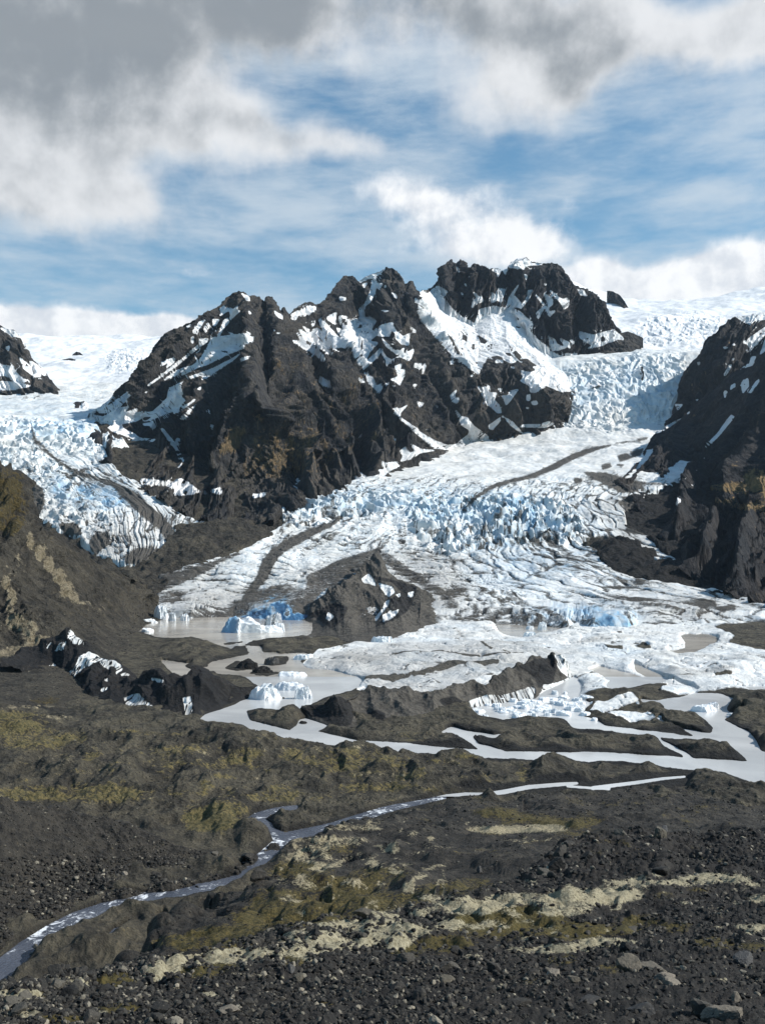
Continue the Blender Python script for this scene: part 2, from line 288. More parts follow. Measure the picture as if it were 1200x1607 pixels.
    polys(S, Z8, 4, [[(508,240),(550,210),(690,133),(600,202),(540,234)],[(703,122),(737,90),(720,117)],[(625,58),(682,58),(650,97),(640,70)],[(808,342),(850,290),(900,240),(985,122),(1008,135),(900,268),(850,310)],[(370,565),(430,550),(488,522),(440,567),(400,580)],[(400,590),(460,585),(455,605),(410,607)],
      [(432,642),(500,600),(622,568),(600,592),(540,612),(500,632),(544,632),(480,652)],[(518,702),(560,670),(672,633),(667,672),(600,712),(570,722)],[(718,580),(770,543),(740,572)],[(763,472),(787,453),(770,475)],[(690,525),(718,510),(700,528)],[(810,400),(832,385),(815,404)],[(590,610),(625,595),(605,618)],[(555,665),(525,660),(540,650)]])
    polys(S, (0,0), 1, [[(0,515),(10,514),(25,521),(33,530),(20,528)],[(8,545),(16,542),(14,552)],[(30,560),(50,575),(66,590),(55,592),(38,578)],[(0,572),(20,575),(30,590),(45,597),(30,603),(10,590),(0,590)],[(20,500),(40,532),(52,560),(75,575),(90,600),(60,560),(40,545)],[(45,565),(62,573),(75,582),(70,590),(50,575)],[(0,598),(30,600),(50,606),(20,612),(0,612)]])
snow_layout()
polys(SNOW, Z3, 4, [[(690,572),(740,640),(800,645),(850,690),(905,712),(860,712),(780,665),(730,645)],[(870,630),(940,652),(1000,622),(1050,612),(1100,592),(1150,570),(1200,575),(1280,600),(1260,640),(1190,650),(1120,605),(1000,634),(940,662),(880,648)]], .0)
for i in range(26):
    x = 905+i*5.2+random.uniform(-2, 2); y = 556+random.uniform(-2, 6)-i*.3; L = random.uniform(8, 20)
    stroke(SNOW, [(x, y), (x+L*.5, y+L*.6), (x+L, y+L)], [.3, random.uniform(.5, 1.2), .2], .25)
for i in range(40):
    t = random.random(); x = 790-28*t+random.uniform(0, 56*t); y = 655+33*t
    stroke(SNOW, [(790+(x-790)*.2, 655+(y-655)*.2), (x, y)], [.4, random.uniform(.5, 1.4)], .1)
# spurs (+) and gullies (-) of the mountains
RID = canvas(); GUL = canvas()
for p in ([(375,456),(388,490),(398,530),(402,580),(405,620),(396,655),(372,690),(350,735),(335,790)], [(428,480),(436,520),(452,575),(478,630),(510,690),(530,750)], [(398,600),(430,660),(470,720),(490,765)], [(452,494),(478,545),(520,600),(556,660),(590,735)], [(487,475),(500,520),(540,580),(575,620),(610,680),(640,722)],
          [(544,432),(536,470),(520,500)], [(607,419),(600,455),(612,500),(628,530),(648,560),(672,610),(690,655),(700,695)], [(640,442),(652,490),(680,540),(712,590),(738,640),(755,680)], [(560,640),(580,700),(590,740)], [(664,560),(690,590),(720,650)],
          [(310,500),(270,560),(215,625)], [(350,474),(300,540),(250,610),(200,660)], [(345,560),(300,620),(270,660),(255,700)], [(330,610),(320,660),(300,720),(300,780)], [(760,610),(790,640),(810,680)], [(830,590),(845,630),(850,670)],
          [(440,640),(465,690),(480,740),(485,775)], [(500,640),(530,680),(552,745)],
          [(702,410),(700,440),(712,480)], [(725,405),(738,440),(745,495)], [(755,416),(770,450),(778,478)], [(812,406),(820,450),(822,500)], [(850,412),(842,450),(838,490),(850,540)], [(885,426),(880,470),(886,545)], [(922,454),(925,500),(930,550)], [(870,413),(862,450),(868,500)],
          [(1100,625),(1060,690),(1020,745)], [(1160,577),(1110,650),(1060,720),(1030,790)], [(1230,520),(1170,620),(1120,700),(1080,780),(1060,850)], [(1260,600),(1200,690),(1150,760),(1120,830),(1110,890)], [(1210,770),(1180,820),(1165,880),(1160,925)], [(1140,503),(1120,560),(1090,610)], [(1200,490),(1170,540),(1130,590)],
          [(25,520),(20,560),(40,605)], [(0,510),(-5,560),(0,605)], [(50,562),(60,600)]): stroke(RID, p, 3.2, 1.0)
for p in ([(560,540),(565,580),(598,605),(612,640),(640,680),(690,702)], [(445,490),(470,560),(490,590),(540,640),(560,700),(572,745)], [(410,480),(416,560),(425,620),(450,690),(470,760)], [(375,530),(360,600),(330,680),(310,760)], [(640,520),(660,575),(690,620),(715,655),(735,690)], [(250,560),(200,640)], [(300,560),(240,640)], [(285,690),(300,740)], [(790,600),(775,640)], [(715,440),(725,490)], [(790,430),(800,478)], [(832,420),(830,500)], [(905,460),(906,540)], [(1130,610),(1080,690),(1050,760)], [(1190,600),(1130,690),(1090,790)], [(1140,750),(1130,850)]): stroke(GUL, p, 3.2, 1.0)
RELF = (blur(RID, 5, 2)*1.4+blur(RID, 14, 2)*2.6)-(blur(GUL, 5, 2)*1.2+blur(GUL, 14, 2)*2.0)
SNOWF = np.clip(blur(SNOW, 1, 1)*1.6, 0, 1); SNOWB = blur(SNOW, 9, 2)
# ---- ice: where the glacier lies
GM = canvas(); GL = canvas()
poly(GL, [(-400,400),(300,400),(320,600),(150,655),(160,680),(207,697),(165,703),(176,726),(192,742),(222,757),(262,775),(282,800),(312,815),(347,824),(343,831),(318,833),(302,840),(266,852),(259,868),(230,882),(195,882),(150,871),(140,858),(125,843),(108,826),(90,828),(62,814),(30,805),(0,790),(-400,780)])
poly(GL, [(275,826),(290,821),(312,826),(318,834),(300,836),(280,834)], 0)
poly(GM, [(1600,400),(700,400),(560,640),(470,740),(440,790),(444,822),(430,833),(395,847),(365,863),(325,878),(285,891),(240,903),(264,909),(252,925),(237,942),(236,1010),(1600,1020),(1600,960),(1250,945),(1186,937),(1162,931),(1125,922),(1095,906),(1070,887),(1048,866),(1027,842),(985,826),(980,802),(1010,775),(1600,560)])
poly(GM, [(912,850),(945,841),(985,851),(1000,865),(1052,890),(1095,907),(1125,922),(1080,916),(1020,906),(982,900),(962,892),(950,880),(937,862)], 0)
GMf, GLf = blur(GM, 2, 2), blur(GL, 2, 2)
# ---- rubble lying on the ice (0..1)
DEB = canvas()
stroke(DEB, [(728,800),(740,786),(760,771),(782,760),(805,754),(835,747),(870,732),(900,716),(930,705),(957,699)], [.8,2,2,2.4,2.6,3.2,4.5,4.2,3,1.5], .95)
stroke(DEB, [(964,696),(982,693),(1005,693)], [1,1.5,.8], .8)
stroke(DEB, [(536,811),(520,822),(490,834),(468,846),(445,858)], [2,3,5,7,7], .85)
stroke(DEB, [(452,856),(432,868),(420,885),(412,905),(398,922),(385,938)], [6,8,9,8,6,3], .8)
stroke(DEB, [(385,938),(410,930),(440,918)], [4,3,1], .8)
stroke(DEB, [(485,906),(510,896),(530,884),(562,875),(592,867)], [4,4.5,4,5,5], .8)
poly(DEB, [(335,962),(370,945),(420,925),(450,915),(480,925),(520,950),(520,975),(460,980),(455,955),(430,944),(400,948),(380,965)], .42)
poly(DEB, [(485,903),(540,885),(592,864),(612,880),(560,900),(535,918),(500,945),(470,955)], .5)
stroke(DEB, [(600,872),(625,890),(650,905),(690,930),(715,950)], [8,8,7,7,5], .45)
stroke(DEB, [(245,906),(280,904),(330,886),(375,868)], [6,6,4,2], .65)
stroke(DEB, [(330,890),(300,905),(260,918)], [3,4,8], .55)
polys(DEB, Z8, 4, [[(50,482),(200,488),(320,525),(420,560),(440,600),(300,612),(200,560),(80,500)],[(290,665),(345,640),(440,700),(420,730),(480,800),(480,880),(330,860),(340,740)],[(0,520),(50,525),(45,550),(0,550)],[(270,380),(330,365),(370,390),(290,420)],[(170,440),(230,425),(240,450),(180,470)],[(250,430),(320,435),(300,455)],[(350,360),(440,330),(420,380),(370,390)],[(380,275),(470,262),(460,280),(400,285)],[(250,300),(330,293),(320,303)],[(85,550),(110,555),(90,562)],[(260,635),(340,640),(330,650)],[(650,560),(350,560),(300,540),(360,545)]], .95)
polys(DEB, (600,700), 2, [[(640,288),(700,285),(760,300),(800,330),(780,350),(720,360),(690,330),(640,305)],[(985,490),(1035,482),(1050,500),(1000,512)],[(1040,560),(1200,555),(1200,640),(1130,625),(1100,590)],[(1045,505),(1100,500),(1110,515),(1060,520)],[(830,560),(880,555),(900,575),(850,580)]], .95)
polys(DEB, (0,600), 4, [[(585,175),(610,172),(605,188)]], .98)
stroke(DEB, [(50,668),(55,690),(66,700),(75,710),(90,722),(112,738),(150,750),(180,760),(200,775),(215,790),(230,805),(245,822)], [2,3,3,2,2,3,3,4,8,9,7,4], .7)
stroke(DEB, [(195,765),(215,780),(235,800),(255,822),(270,845)], [2,4,6,8,10], .72)
polys(DEB, (0,760), 4, [[(150,60),(200,-20),(270,30),(280,120),(250,190),(180,150)],[(560,380),(590,320),(680,300),(690,370),(640,410),(600,450)],[(790,440),(870,400),(1010,410),(1030,440),(960,480),(880,500),(790,490)],[(380,250),(480,240),(520,310),(440,320),(380,270)]], .9)
for (X, Y, w, n) in ((560,800,300,60),(380,900,120,50),(1000,870,110,50),(1080,950,100,60),(620,900,110,60),(150,780,90,60),(700,940,90,50),(880,935,160,60),(960,760,60,30)):
    for i in range(n):
        x = X+random.uniform(-w, w); y = Y+random.uniform(-28, 28)*(w/110); L = random.uniform(3, 13); a = (0.18 if x > 700 else -.35)+random.uniform(-.2, .2)
        stroke(DEB, [(x, y), (x+L*math.cos(a)*.5, y+L*math.sin(a)*.5+.3), (x+L*math.cos(a), y+L*math.sin(a))], [.2, random.uniform(.4, 1.1), .2], random.uniform(.35, .8))
DEBf = np.clip(.55*blur(DEB, 1, 1)+.6*blur(DEB, 5, 2), 0, 1)
# ---- steep broken ice, blue ice with its blue shade painted in
SER = canvas()
polys(SER, (0,0), 1, [[(640,790),(690,778),(740,785),(800,778),(860,785),(905,800),(915,830),(900,850),(860,850),(800,850),(740,860),(700,870),(660,850),(640,820)]], 1.0)
polys(SER, (0,0), 1, [[(440,790),(560,770),(650,768),(660,800),(560,812),(500,825),(445,830)]], .55)
polys(SER, (0,0), 1, [[(820,618),(850,590),(900,572),(960,560),(1080,555),(1070,640),(1030,665),(960,680),(900,670),(850,668),(880,640),(840,632)]], .45)
polys(SER, (0,0), 1, [[(975,530),(1020,500),(1080,492),(1150,495),(1120,530),(1100,548),(1040,540),(990,556)]], .3)
polys(SER, (0,0), 1, [[(-100,662),(60,658),(130,662),(180,680),(205,695),(165,704),(140,715),(60,700),(-100,720)]], .5)
polys(SER, (0,0), 1, [[(-100,715),(60,700),(110,740),(150,775),(185,800),(140,830),(90,830),(30,800),(-100,780)]], .4)
polys(SER, (0,0), 1, [[(165,555),(200,552),(235,556),(215,582),(170,580)]], .4)
SER *= .8
SERf = blur(SER, 5, 2)
GRIME = canvas()
for (X, Y, rx, ry, a) in ((330,945,90,30,.75),(300,915,60,20,.45),(420,945,60,16,.8),(560,960,90,40,.7),(560,900,110,26,.5),(640,890,100,34,.5),(680,930,70,34,.65),(740,960,60,20,.45),(760,900,60,20,.2),(470,900,60,20,.3),(1050,960,120,16,.45),(960,940,60,12,.35),(1100,940,90,10,.5),(160,850,80,36,.5),(90,800,70,30,.4),(220,820,60,20,.4),(980,800,60,30,.4),(1000,850,50,20,.6),(800,685,220,14,.2),(700,745,160,14,.15),(900,640,90,20,.12)):
    b_ = canvas(); blob(b_, X, Y, rx, ry, a); GRIME = np.maximum(GRIME, b_)
GRIMEf = blur(GRIME, 9, 2)
BLUE = canvas()
for (X, Y, rx, ry, a) in ((700,800,70,22,.75),(790,800,70,28,.8),(850,820,60,25,.7),(560,785,90,18,.55),(660,785,50,14,.6),(880,615,60,40,.45),(1000,600,75,38,.4),(930,965,75,18,1.0),(975,972,28,9,1.3),(870,968,60,14,.6),
    (1060,515,70,25,.55),(1000,545,60,10,.3),(110,672,110,15,.8),(60,640,120,14,.3),(150,780,60,22,.8),(92,765,12,18,1.0),(200,568,40,14,.55),(800,900,70,30,.3),(860,880,80,25,.3),(640,770,120,10,.35),(760,845,60,20,.5),(1110,470,80,8,.2),(290,955,50,10,.25),(425,952,38,24,1.6),(385,962,22,12,1.2),(500,796,60,14,.5)):
    blob(BLUE, X, Y, rx, ry, a)
BLUE *= .85; BLUEf = blur(BLUE, 7, 2)
CAVE_SHADE = canvas(); poly(CAVE_SHADE, [(374,972),(384,964),(396,957),(408,951),(420,947),(440,946),(452,949),(458,955),(461,964),(462,990),(370,990)], 2.2); poly(CAVE_SHADE, [(462,960),(475,964),(490,966),(500,972),(512,978),(512,990),(462,990)], 1.9); poly(CAVE_SHADE, [(905,985),(925,975),(945,968),(960,972),(985,972),(1003,980),(1003,992),(905,992)], 1.0); BLUEf = np.maximum(BLUEf, blur(CAVE_SHADE, 1, 1))  # dark blue painted on the front wall as the shade of cave and cliff
# ---- water level map (the plane z = 0)
WAT = canvas()
poly(WAT, [(205,984),(215,976),(240,960),(330,955),(400,955),(525,975),(528,990),(490,1000),(440,1005),(425,1018),(440,1026),(480,1024),(490,1030),(470,1036),(480,1048),(520,1052),(560,1062),(575,1068),(560,1080),(525,1090),(490,1103),(475,1118),(500,1130),(520,1137),(495,1148),(560,1162),(650,1168),(755,1178),(800,1179),(940,1181),(1080,1189),(1178,1197),(1250,1190),(1400,1220),(1400,1290),(1300,1262),(1200,1232),(1125,1212),(1060,1204),(980,1196),(900,1195),(760,1190),(640,1181),(560,1172),(490,1170),(440,1155),(400,1148),(380,1137),(310,1132),(325,1120),(365,1107),(395,1092),(410,1080),(395,1070),(385,1063),(340,1056),(325,1045),(345,1036),(392,1026),(345,1016),(325,1007),(300,1002),(247,1000),(237,995),(215,990)])
poly(WAT, [(250,1034),(262,1037),(285,1040),(325,1042),(345,1035),(345,1052),(310,1056),(280,1061),(262,1050)])
polys(WAT, (0,0), 1, [[(350,1050),(365,1040),(372,1036),(397,1045),(402,1050),(370,1053)],[(386,1058),(400,1051),(425,1054),(447,1056),(420,1061)],[(348,1009),(385,1004),(380,1010),(350,1012)],[(378,1013),(400,1004),(440,1001),(475,998),(500,1003),(525,1008),(480,1022),(410,1024),(412,1015)],[(362,1017),(385,1015),(393,1026),(375,1023)],
    [(385,1115),(407,1111),(442,1114),(470,1114),(492,1125),(470,1129),(466,1138),(455,1147),(425,1139),(393,1131)],[(470,1132),(483,1131),(482,1137),(470,1137)],[(415,1040),(430,1030),(455,1030),(450,1043),(425,1045)],[(285,1044),(320,1040),(330,1046),(300,1050)],[(335,1092),(370,1085),(392,1088),(380,1098),(340,1105)],[(430,1095),(452,1093),(445,1097)]], 0)
polys(WAT, (600,980), 4, [[(360,680),(400,655),(440,645),(520,670),(700,690),(820,690),(700,722),(560,700),(600,750),(790,800),(620,790),(540,740),(490,712),(430,690)],[(680,-40),(740,60),(800,75),(890,80),(900,60),(1050,50),(1250,-20)],[(1010,420),(1080,390),(1200,370),(1200,430),(1050,470)]])
polys(WAT, (900,980), 4, [[(690,60),(850,60),(910,80),(900,110),(850,130),(750,180),(630,195),(560,170),(640,160),(700,150),(700,110),(660,70)],[(60,290),(160,265),(280,290),(430,330),(540,345),(600,365),(480,370),(350,400),(210,420),(200,370),(240,350),(130,300)],
    [(370,240),(420,260),(540,310),(590,340),(780,400),(790,420),(720,400),(610,360),(430,320),(380,280)],[(930,375),(1010,385),(1400,390),(1400,420),(1100,415),(1020,400)],
    [(0,570),(150,600),(190,635),(400,660),(500,672),(850,716),(740,690),(560,625),(500,600),(540,590),(600,630),(700,660),(860,684),(874,650),(830,610),(780,570),(720,560),(640,550),(520,545),(580,520),(540,490),(430,495),(400,460),(520,480),(640,460),(760,430),(900,430),(1010,470),(950,520),(970,550),(1110,560),(960,580),(930,600),(1090,670),(1150,740),(1170,790),(1200,800),(1400,850),(1400,960),(1110,870),(1030,800),(900,740),(700,715),(560,712),(400,690),(200,670),(0,650),(-60,590)],
    [(495,685),(560,730),(700,800),(745,832),(715,845),(640,800),(550,760),(515,710)]])
poly(WAT, [(735,1112),(760,1100),(800,1092),(840,1094),(870,1078),(900,1062),(915,1075),(905,1095),(930,1104),(905,1122),(890,1129),(830,1124),(790,1130),(750,1124)])
stroke(WAT, [(1074,1219),(1040,1222),(1000,1228),(960,1233),(930,1237)], [.7,1.3,1.8,2,2.4]); stroke(WAT, [(905,1229),(880,1231),(830,1235),(790,1243),(765,1246)], [1.3,2,2.6,2.8,2]); stroke(WAT, [(955,1238),(930,1237),(890,1234)], [1.5,1,1])
stroke(WAT, [(765,1246),(730,1246),(700,1250),(660,1259),(620,1267),(600,1272),(560,1285),(520,1298),(480,1307),(450,1315),(430,1332),(400,1356),(385,1366)], [1,1.5,2.5,3,4,5,6,6,7,8,10,9,9])
stroke(WAT, [(385,1366),(375,1380),(330,1391),(300,1396),(250,1404),(200,1413),(160,1427),(120,1443),(80,1465),(40,1492),(0,1528),(-60,1580),(-130,1650)], [9,7,6,6.5,7,7.5,9,11,13,15,17,22,28])
poly(WAT, [(383,1287),(400,1276),(430,1268),(466,1264),(468,1269),(450,1276),(425,1279),(414,1285),(426,1292),(430,1300),(455,1311),(430,1318),(418,1300),(395,1292)])
polys(WAT, (0,0), 1, [[(245,1441),(258,1434),(263,1440),(250,1449)],[(180,1457),(205,1451),(190,1463),(162,1480),(165,1472)],[(1140,1231),(1180,1228),(1185,1230),(1140,1233)]])
SHORE = canvas()
for p in ([(1074,1221),(1000,1230),(930,1239),(880,1234),(790,1246),(730,1250),(700,1254),(660,1263),(620,1271),(600,1277),(560,1290),(520,1303),(480,1312)],): stroke(SHORE, p, 12, 1.0)
WATs = blur(WAT, 2, 1); WATf = blur(WAT, 1, 1); WATb = np.maximum(blur(WAT, 8, 2), .62*blur(SHORE, 4, 2))
# ---- flat ice in front of the glacier
ICE = canvas()
poly(ICE, [(470,1045),(500,1022),(560,1012),(612,1006),(652,992),(700,970),(760,960),(860,970),(1000,970),(1060,970),(1130,975),(1160,995),(1300,1015),(1300,1085),(1130,1085),(1000,1090),(940,1088),(900,1095),(870,1090),(700,1090),(560,1085),(560,1065),(480,1058)])
polys(ICE, (900,980), 4, [[(100,545),(150,500),(360,465),(410,490),(380,510),(280,540),(150,560)],[(200,558),(460,570),(520,612),(350,622),(280,600)],[(770,520),(860,505),(950,520),(880,550),(770,555)],[(-100,440),(60,455),(80,480),(0,560),(-100,560)]])
if 0: polys(ICE, (600,980), 4, [[(500,545),(560,480),(700,450),(860,420),(960,390),(980,440),(1200,420),(1250,500),(1200,590),(900,590),(920,620),(850,640),(720,610),(800,560),(640,570),(600,550)]])
polys(ICE, (900,980), 4, [[(80,490),(200,430),(340,405),(500,370),(590,380),(560,430),(620,460),(530,480),(420,460),(330,470),(200,480),(130,500)],[(280,540),(400,505),(500,490),(580,515),(560,540),(480,555),(300,560)],[(520,560),(620,555),(740,590),(830,610),(870,660),(860,680),(700,650),(560,610)],[(950,510),(1020,470),(1300,420),(1300,560),(1000,550)],[(880,20),(960,0),(1300,-20),(1300,190),(970,125),(1010,80),(900,30)],
    [(380,155),(440,135),(490,165),(450,175)],[(185,145),(300,160),(370,170),(330,185),(220,170)],[(250,60),(310,60),(290,75)],[(880,330),(1000,330),(980,350),(890,352)]], 0)
polys(ICE, (900,980), 4, [[(540,430),(600,370),(700,400),(780,430),(660,450)],[(300,160),(360,150),(380,175),(310,180)]])
ICEf = blur(ICE, 1, 1)
FDIRT = canvas()
poly(FDIRT, [(480,1040),(560,1020),(640,1012),(720,1007),(800,1012),(850,1020),(882,1030),(800,1055),(730,1075),(690,1088),(620,1090),(560,1072),(500,1057)], .55)
poly(FDIRT, [(500,1040),(560,1033),(610,1037),(620,1050),(590,1058),(530,1056)], .8)
for p, w in (([(600,1030),(640,1030),(690,1026),(720,1034),(800,1037)],2),([(755,1012),(770,1025),(800,1032),(820,1033)],2.5),([(650,1066),(690,1055),(720,1050),(780,1046)],4),([(480,1058),(560,1070),(620,1065)],3),([(600,1070),(640,1068),(650,1062)],3),([(760,1009),(800,1012),(850,1016)],1.2),([(715,995),(730,1006)],1.5),([(905,1012),(960,1010),(990,1003)],1),([(1050,1058),(1100,1062),(1150,1060)],1.5)): stroke(FDIRT, p, w, .92)
for i in range(130):
    x = random.uniform(600, 1240); y = random.uniform(990, 1085); L = random.uniform(3, 20)
    stroke(FDIRT, [(x,y),(x+L/2,y+random.uniform(-1,1)),(x+L,y+random.uniform(-1,2))], [.2,random.uniform(.3,.9),.2], random.uniform(.4,.95))
FDIRTf = blur(FDIRT, 1, 1)
# ---- moss, pale lichen moss, pale rock
MOSS = canvas(); PALE = canvas(); DARK = canvas()
for (X, Y, rx, ry, a) in (
    (365,690,14,22,.8),(350,705,10,12,.7),(378,675,10,8,.7),(430,725,35,14,.5),(455,712,30,12,.5),(440,750,25,10,.35),(405,655,12,8,.5),(560,608,10,10,.3),(640,640,50,25,.12),(500,660,40,20,.15),
    (1150,765,40,9,.8),(1190,755,30,14,.8),(1130,785,30,6,.6),(1180,795,30,6,.9),(1190,740,20,6,.6),(1240,780,60,30,.7),(1195,715,12,6,.4),(1150,730,10,4,.4),
    (15,770,22,40,.75),(10,820,28,25,.6),(35,800,15,25,.5),(30,750,10,12,.7),(5,745,20,10,.5),
    (20,1135,60,22,.7),(70,1100,30,10,.5),(60,1165,70,14,.6),(100,1150,60,10,.35),(200,1150,60,5,.3),(130,1210,60,6,.25),(250,1200,40,10,.3),(60,1245,80,12,.6),(160,1245,80,16,.65),(270,1180,60,8,.45),(300,1175,60,8,.5),(380,1180,40,10,.5),(350,1200,60,10,.45),
    (330,1285,50,22,.95),(360,1270,40,12,.8),(440,1245,30,14,.7),(400,1250,60,10,.5),(570,1180,40,12,.55),(510,1195,60,12,.6),(460,1185,30,10,.6),(560,1210,50,12,.45),(590,1235,70,9,.6),(640,1215,40,12,.35),(620,1195,30,12,.4),(820,1215,9,18,.6),(690,1240,40,6,.4),(700,1200,30,8,.35),
    (780,1275,40,10,.75),(830,1285,50,9,.7),(880,1295,50,9,.85),(920,1288,30,8,.7),(770,1305,25,6,.8),(900,1310,50,6,.4),(980,1260,60,6,.3),(1100,1265,40,5,.35),(760,1335,60,5,.3),
    (520,1330,50,16,.5),(470,1365,60,18,.6),(540,1390,70,18,.7),(600,1370,50,14,.6),(450,1410,70,20,.6),(420,1440,70,22,.75),(560,1420,70,18,.8),(350,1470,60,20,.8),(300,1480,60,16,.7),(480,1440,80,16,.7),(620,1410,60,12,.7),(700,1395,50,12,.6),(740,1385,40,10,.6),
    (790,1445,90,28,.95),(850,1435,40,14,.9),(900,1460,60,16,.9),(700,1480,50,14,.9),(640,1490,30,12,.7),(1000,1445,40,10,.7),(960,1460,60,10,.8),(1060,1455,30,8,.7),(1120,1480,40,10,.7),(1180,1485,30,8,.7),(880,1505,30,10,.6),(960,1520,30,8,.6),(1040,1405,20,8,.5),(830,1540,12,5,.6),
    (180,1540,38,14,.95),(190,1582,40,10,.8),(300,1525,60,10,.9),(100,1600,50,8,.8),(350,1515,30,8,.8),(460,1505,20,12,.8),(60,1560,30,6,.6),(510,1575,12,5,.7),(1100,1395,30,5,.5),(1040,1375,20,5,.5),(960,1320,30,4,.5),(840,1320,25,5,.4),(1090,1330,15,3,.5),(1190,1330,20,4,.4)):
    blob(MOSS, X, Y, rx, ry, a)
for i in range(230):
    x = random.uniform(-60, 760); y = random.uniform(1148, 1262); L = random.uniform(10, 70)
    stroke(MOSS, [(x, y), (x+L/2, y+random.uniform(-3, 3)), (x+L, y+random.uniform(-5, 4))], [.5, random.uniform(1, 4.5), .5], random.uniform(.3, .75))
for i in range(90):
    x = random.uniform(620, 1200); y = random.uniform(1245, 1350); L = random.uniform(8, 50)
    stroke(MOSS, [(x, y), (x+L/2, y+random.uniform(-1, 3)), (x+L, y+random.uniform(-1, 6))], [.5, random.uniform(.8, 3), .5], random.uniform(.3, .7))
for (X, Y, rx, ry, a) in ((470,700,70,60,.42),(420,720,50,40,.4),(520,700,50,40,.3),(560,650,60,60,.25),(470,640,40,50,.25),(600,600,50,60,.2),(450,560,30,40,.2)):
    b_ = canvas(); blob(b_, X, Y, rx, ry, a); MOSS = np.maximum(MOSS, b_)
MOSSf = blur(MOSS, 3, 2)
for (X, Y, rx, ry, a) in (
    (20,870,30,50,.2),(48,848,6,16,.9),(62,868,8,14,.9),(78,885,9,14,.9),(92,905,10,14,.95),(105,925,13,13,.9),(118,938,9,9,.8),(20,938,8,16,.9),(10,915,8,12,.9),(25,975,16,14,.9),(45,985,18,14,.7),(60,1005,26,10,.8),(30,1020,24,9,.7),(10,1025,20,6,.7),(30,880,3,20,.6),(40,895,3,14,.6),(15,950,8,20,.6),(72,862,3,14,.5),(130,945,20,6,.4),(150,955,20,6,.3),
    (60,1108,30,4,.7),(90,1125,30,4,.6),(20,1110,30,4,.5),(150,1290,0.1,0.1,0),
    (560,1172,20,4,.5),(440,1175,60,6,.3),(330,1180,70,6,.3),(600,1215,50,6,.4),(700,1215,30,4,.4),
    (790,1302,60,7,.9),(850,1300,50,7,.8),(830,1318,60,4,.5),(740,1292,15,3,.6),(700,1330,20,3,.4),(560,1300,60,6,.5),(520,1320,60,10,.5),(480,1345,50,10,.5),(540,1345,60,8,.35),(470,1390,50,10,.4),(620,1340,40,4,.25),
    (560,1455,70,14,.8),(520,1480,70,14,.85),(460,1492,60,12,.85),(380,1500,60,14,.9),(300,1505,60,10,.9),(250,1520,40,10,.9),(600,1470,50,16,.95),(640,1460,40,10,.8),
    (740,1425,70,11,.9),(820,1410,60,10,.9),(900,1410,60,14,.95),(960,1405,50,14,.9),(880,1430,50,10,.7),(1000,1385,60,6,.7),(1120,1378,60,9,.85),(1070,1385,40,6,.7),(950,1478,50,8,.9),(880,1488,50,8,.8),(700,1450,25,10,.8),(820,1490,30,6,.7),(740,1500,20,5,.6),(720,1410,30,6,.6),(1190,1410,20,8,.8),(1180,1455,30,7,.7),(620,1475,30,16,.9),(30,1560,40,10,.9),(110,1540,40,10,.7),(40,1590,30,8,.8),(240,1530,20,14,.8),(330,1560,20,5,.7),(1035,1370,14,6,.9),(400,1530,60,5,.4)):
    blob(PALE, X, Y, rx, ry, a)
for i in range(150):
    x = random.uniform(-40, 760); y = random.uniform(1150, 1300); L = random.uniform(6, 40)
    stroke(PALE, [(x, y), (x+L/2, y+random.uniform(-2, 2)), (x+L, y+random.uniform(-3, 3))], [.3, random.uniform(.6, 2.2), .3], random.uniform(.35, .7))
for i in range(120):
    x = random.uniform(430, 700); y = random.uniform(1285, 1440)
    if (x-430)*.55+(y-1300) < 0 or x < 1740-y: continue
    blob(PALE, x, y, random.uniform(4, 18), random.uniform(2, 6), random.uniform(.4, .8))
for i in range(60):
    blob(PALE, random.uniform(700, 1230), random.uniform(1370, 1500), random.uniform(6, 20), random.uniform(1.5, 4), random.uniform(.5, .8))
for i in range(70):
    t_ = random.random(); blob(PALE, 420+t_*500+random.uniform(-40, 40), 1490-t_*80+random.uniform(-22, 22), random.uniform(8, 26), random.uniform(3, 7), random.uniform(.4, .8))
for i in range(22):
    blob(PALE, random.uniform(0, 1200), random.uniform(1520, 1600), random.uniform(4, 12), random.uniform(2, 4), random.uniform(.5, .9))
PALEf = blur(PALE, 2, 2)
for (X, Y, rx, ry, a) in ((60,1180,120,10,.0),(260,1440,60,20,.6)): blob(DARK, X, Y, rx, ry, a)
print("layout", round(time.time()-T0, 1))
# ------------------------------------------------------------------ surfaces
def cur(pts): 
    a = np.array(sorted(pts), float); return a
def loft(curves, rows, X0, X1, n):
    """curves near to far, each [(X, Y, v)...]; straight slopes between them"""
    X = np.linspace(X0, X1, int(n*Q)).astype(f32); V = []; Z = []
    for c in curves:
        a = cur(c); y = np.interp(X, a[:,0], a[:,1]); v = np.interp(X, a[:,0], a[:,2]); V.append(v); Z.append(EYE+(YH-y)/FPX*v)
    vv = []; zz = []
    for k in range(len(curves)-1):
        m = max(2, int(rows[k]*Q)); t = np.arange(m)/m
        vv.append(V[k]+(V[k+1]-V[k])*t[:,None]); zz.append(Z[k]+(Z[k+1]-Z[k])*t[:,None])
    vv.append(V[-1][None]); zz.append(Z[-1][None])
    v = np.concatenate(vv).astype(f32); z = np.concatenate(zz).astype(f32)
    return X[None]+0*v, v, z
def pix(x, v, z): return x*FPX/v+600, YH-(z-EYE)*FPX/v
def normals(x, y, z):
    def g(a, ax): return np.gradient(a, axis=ax)
    ax_, ay_, az_ = g(x,1), g(y,1), g(z,1); bx, by, bz = g(x,0), g(y,0), g(z,0)
    nx = ay_*bz-az_*by; ny = az_*bx-ax_*bz; nz = ax_*by-ay_*bx
    l = np.sqrt(nx*nx+ny*ny+nz*nz)+1e-6; return nx/l, ny/l, nz/l
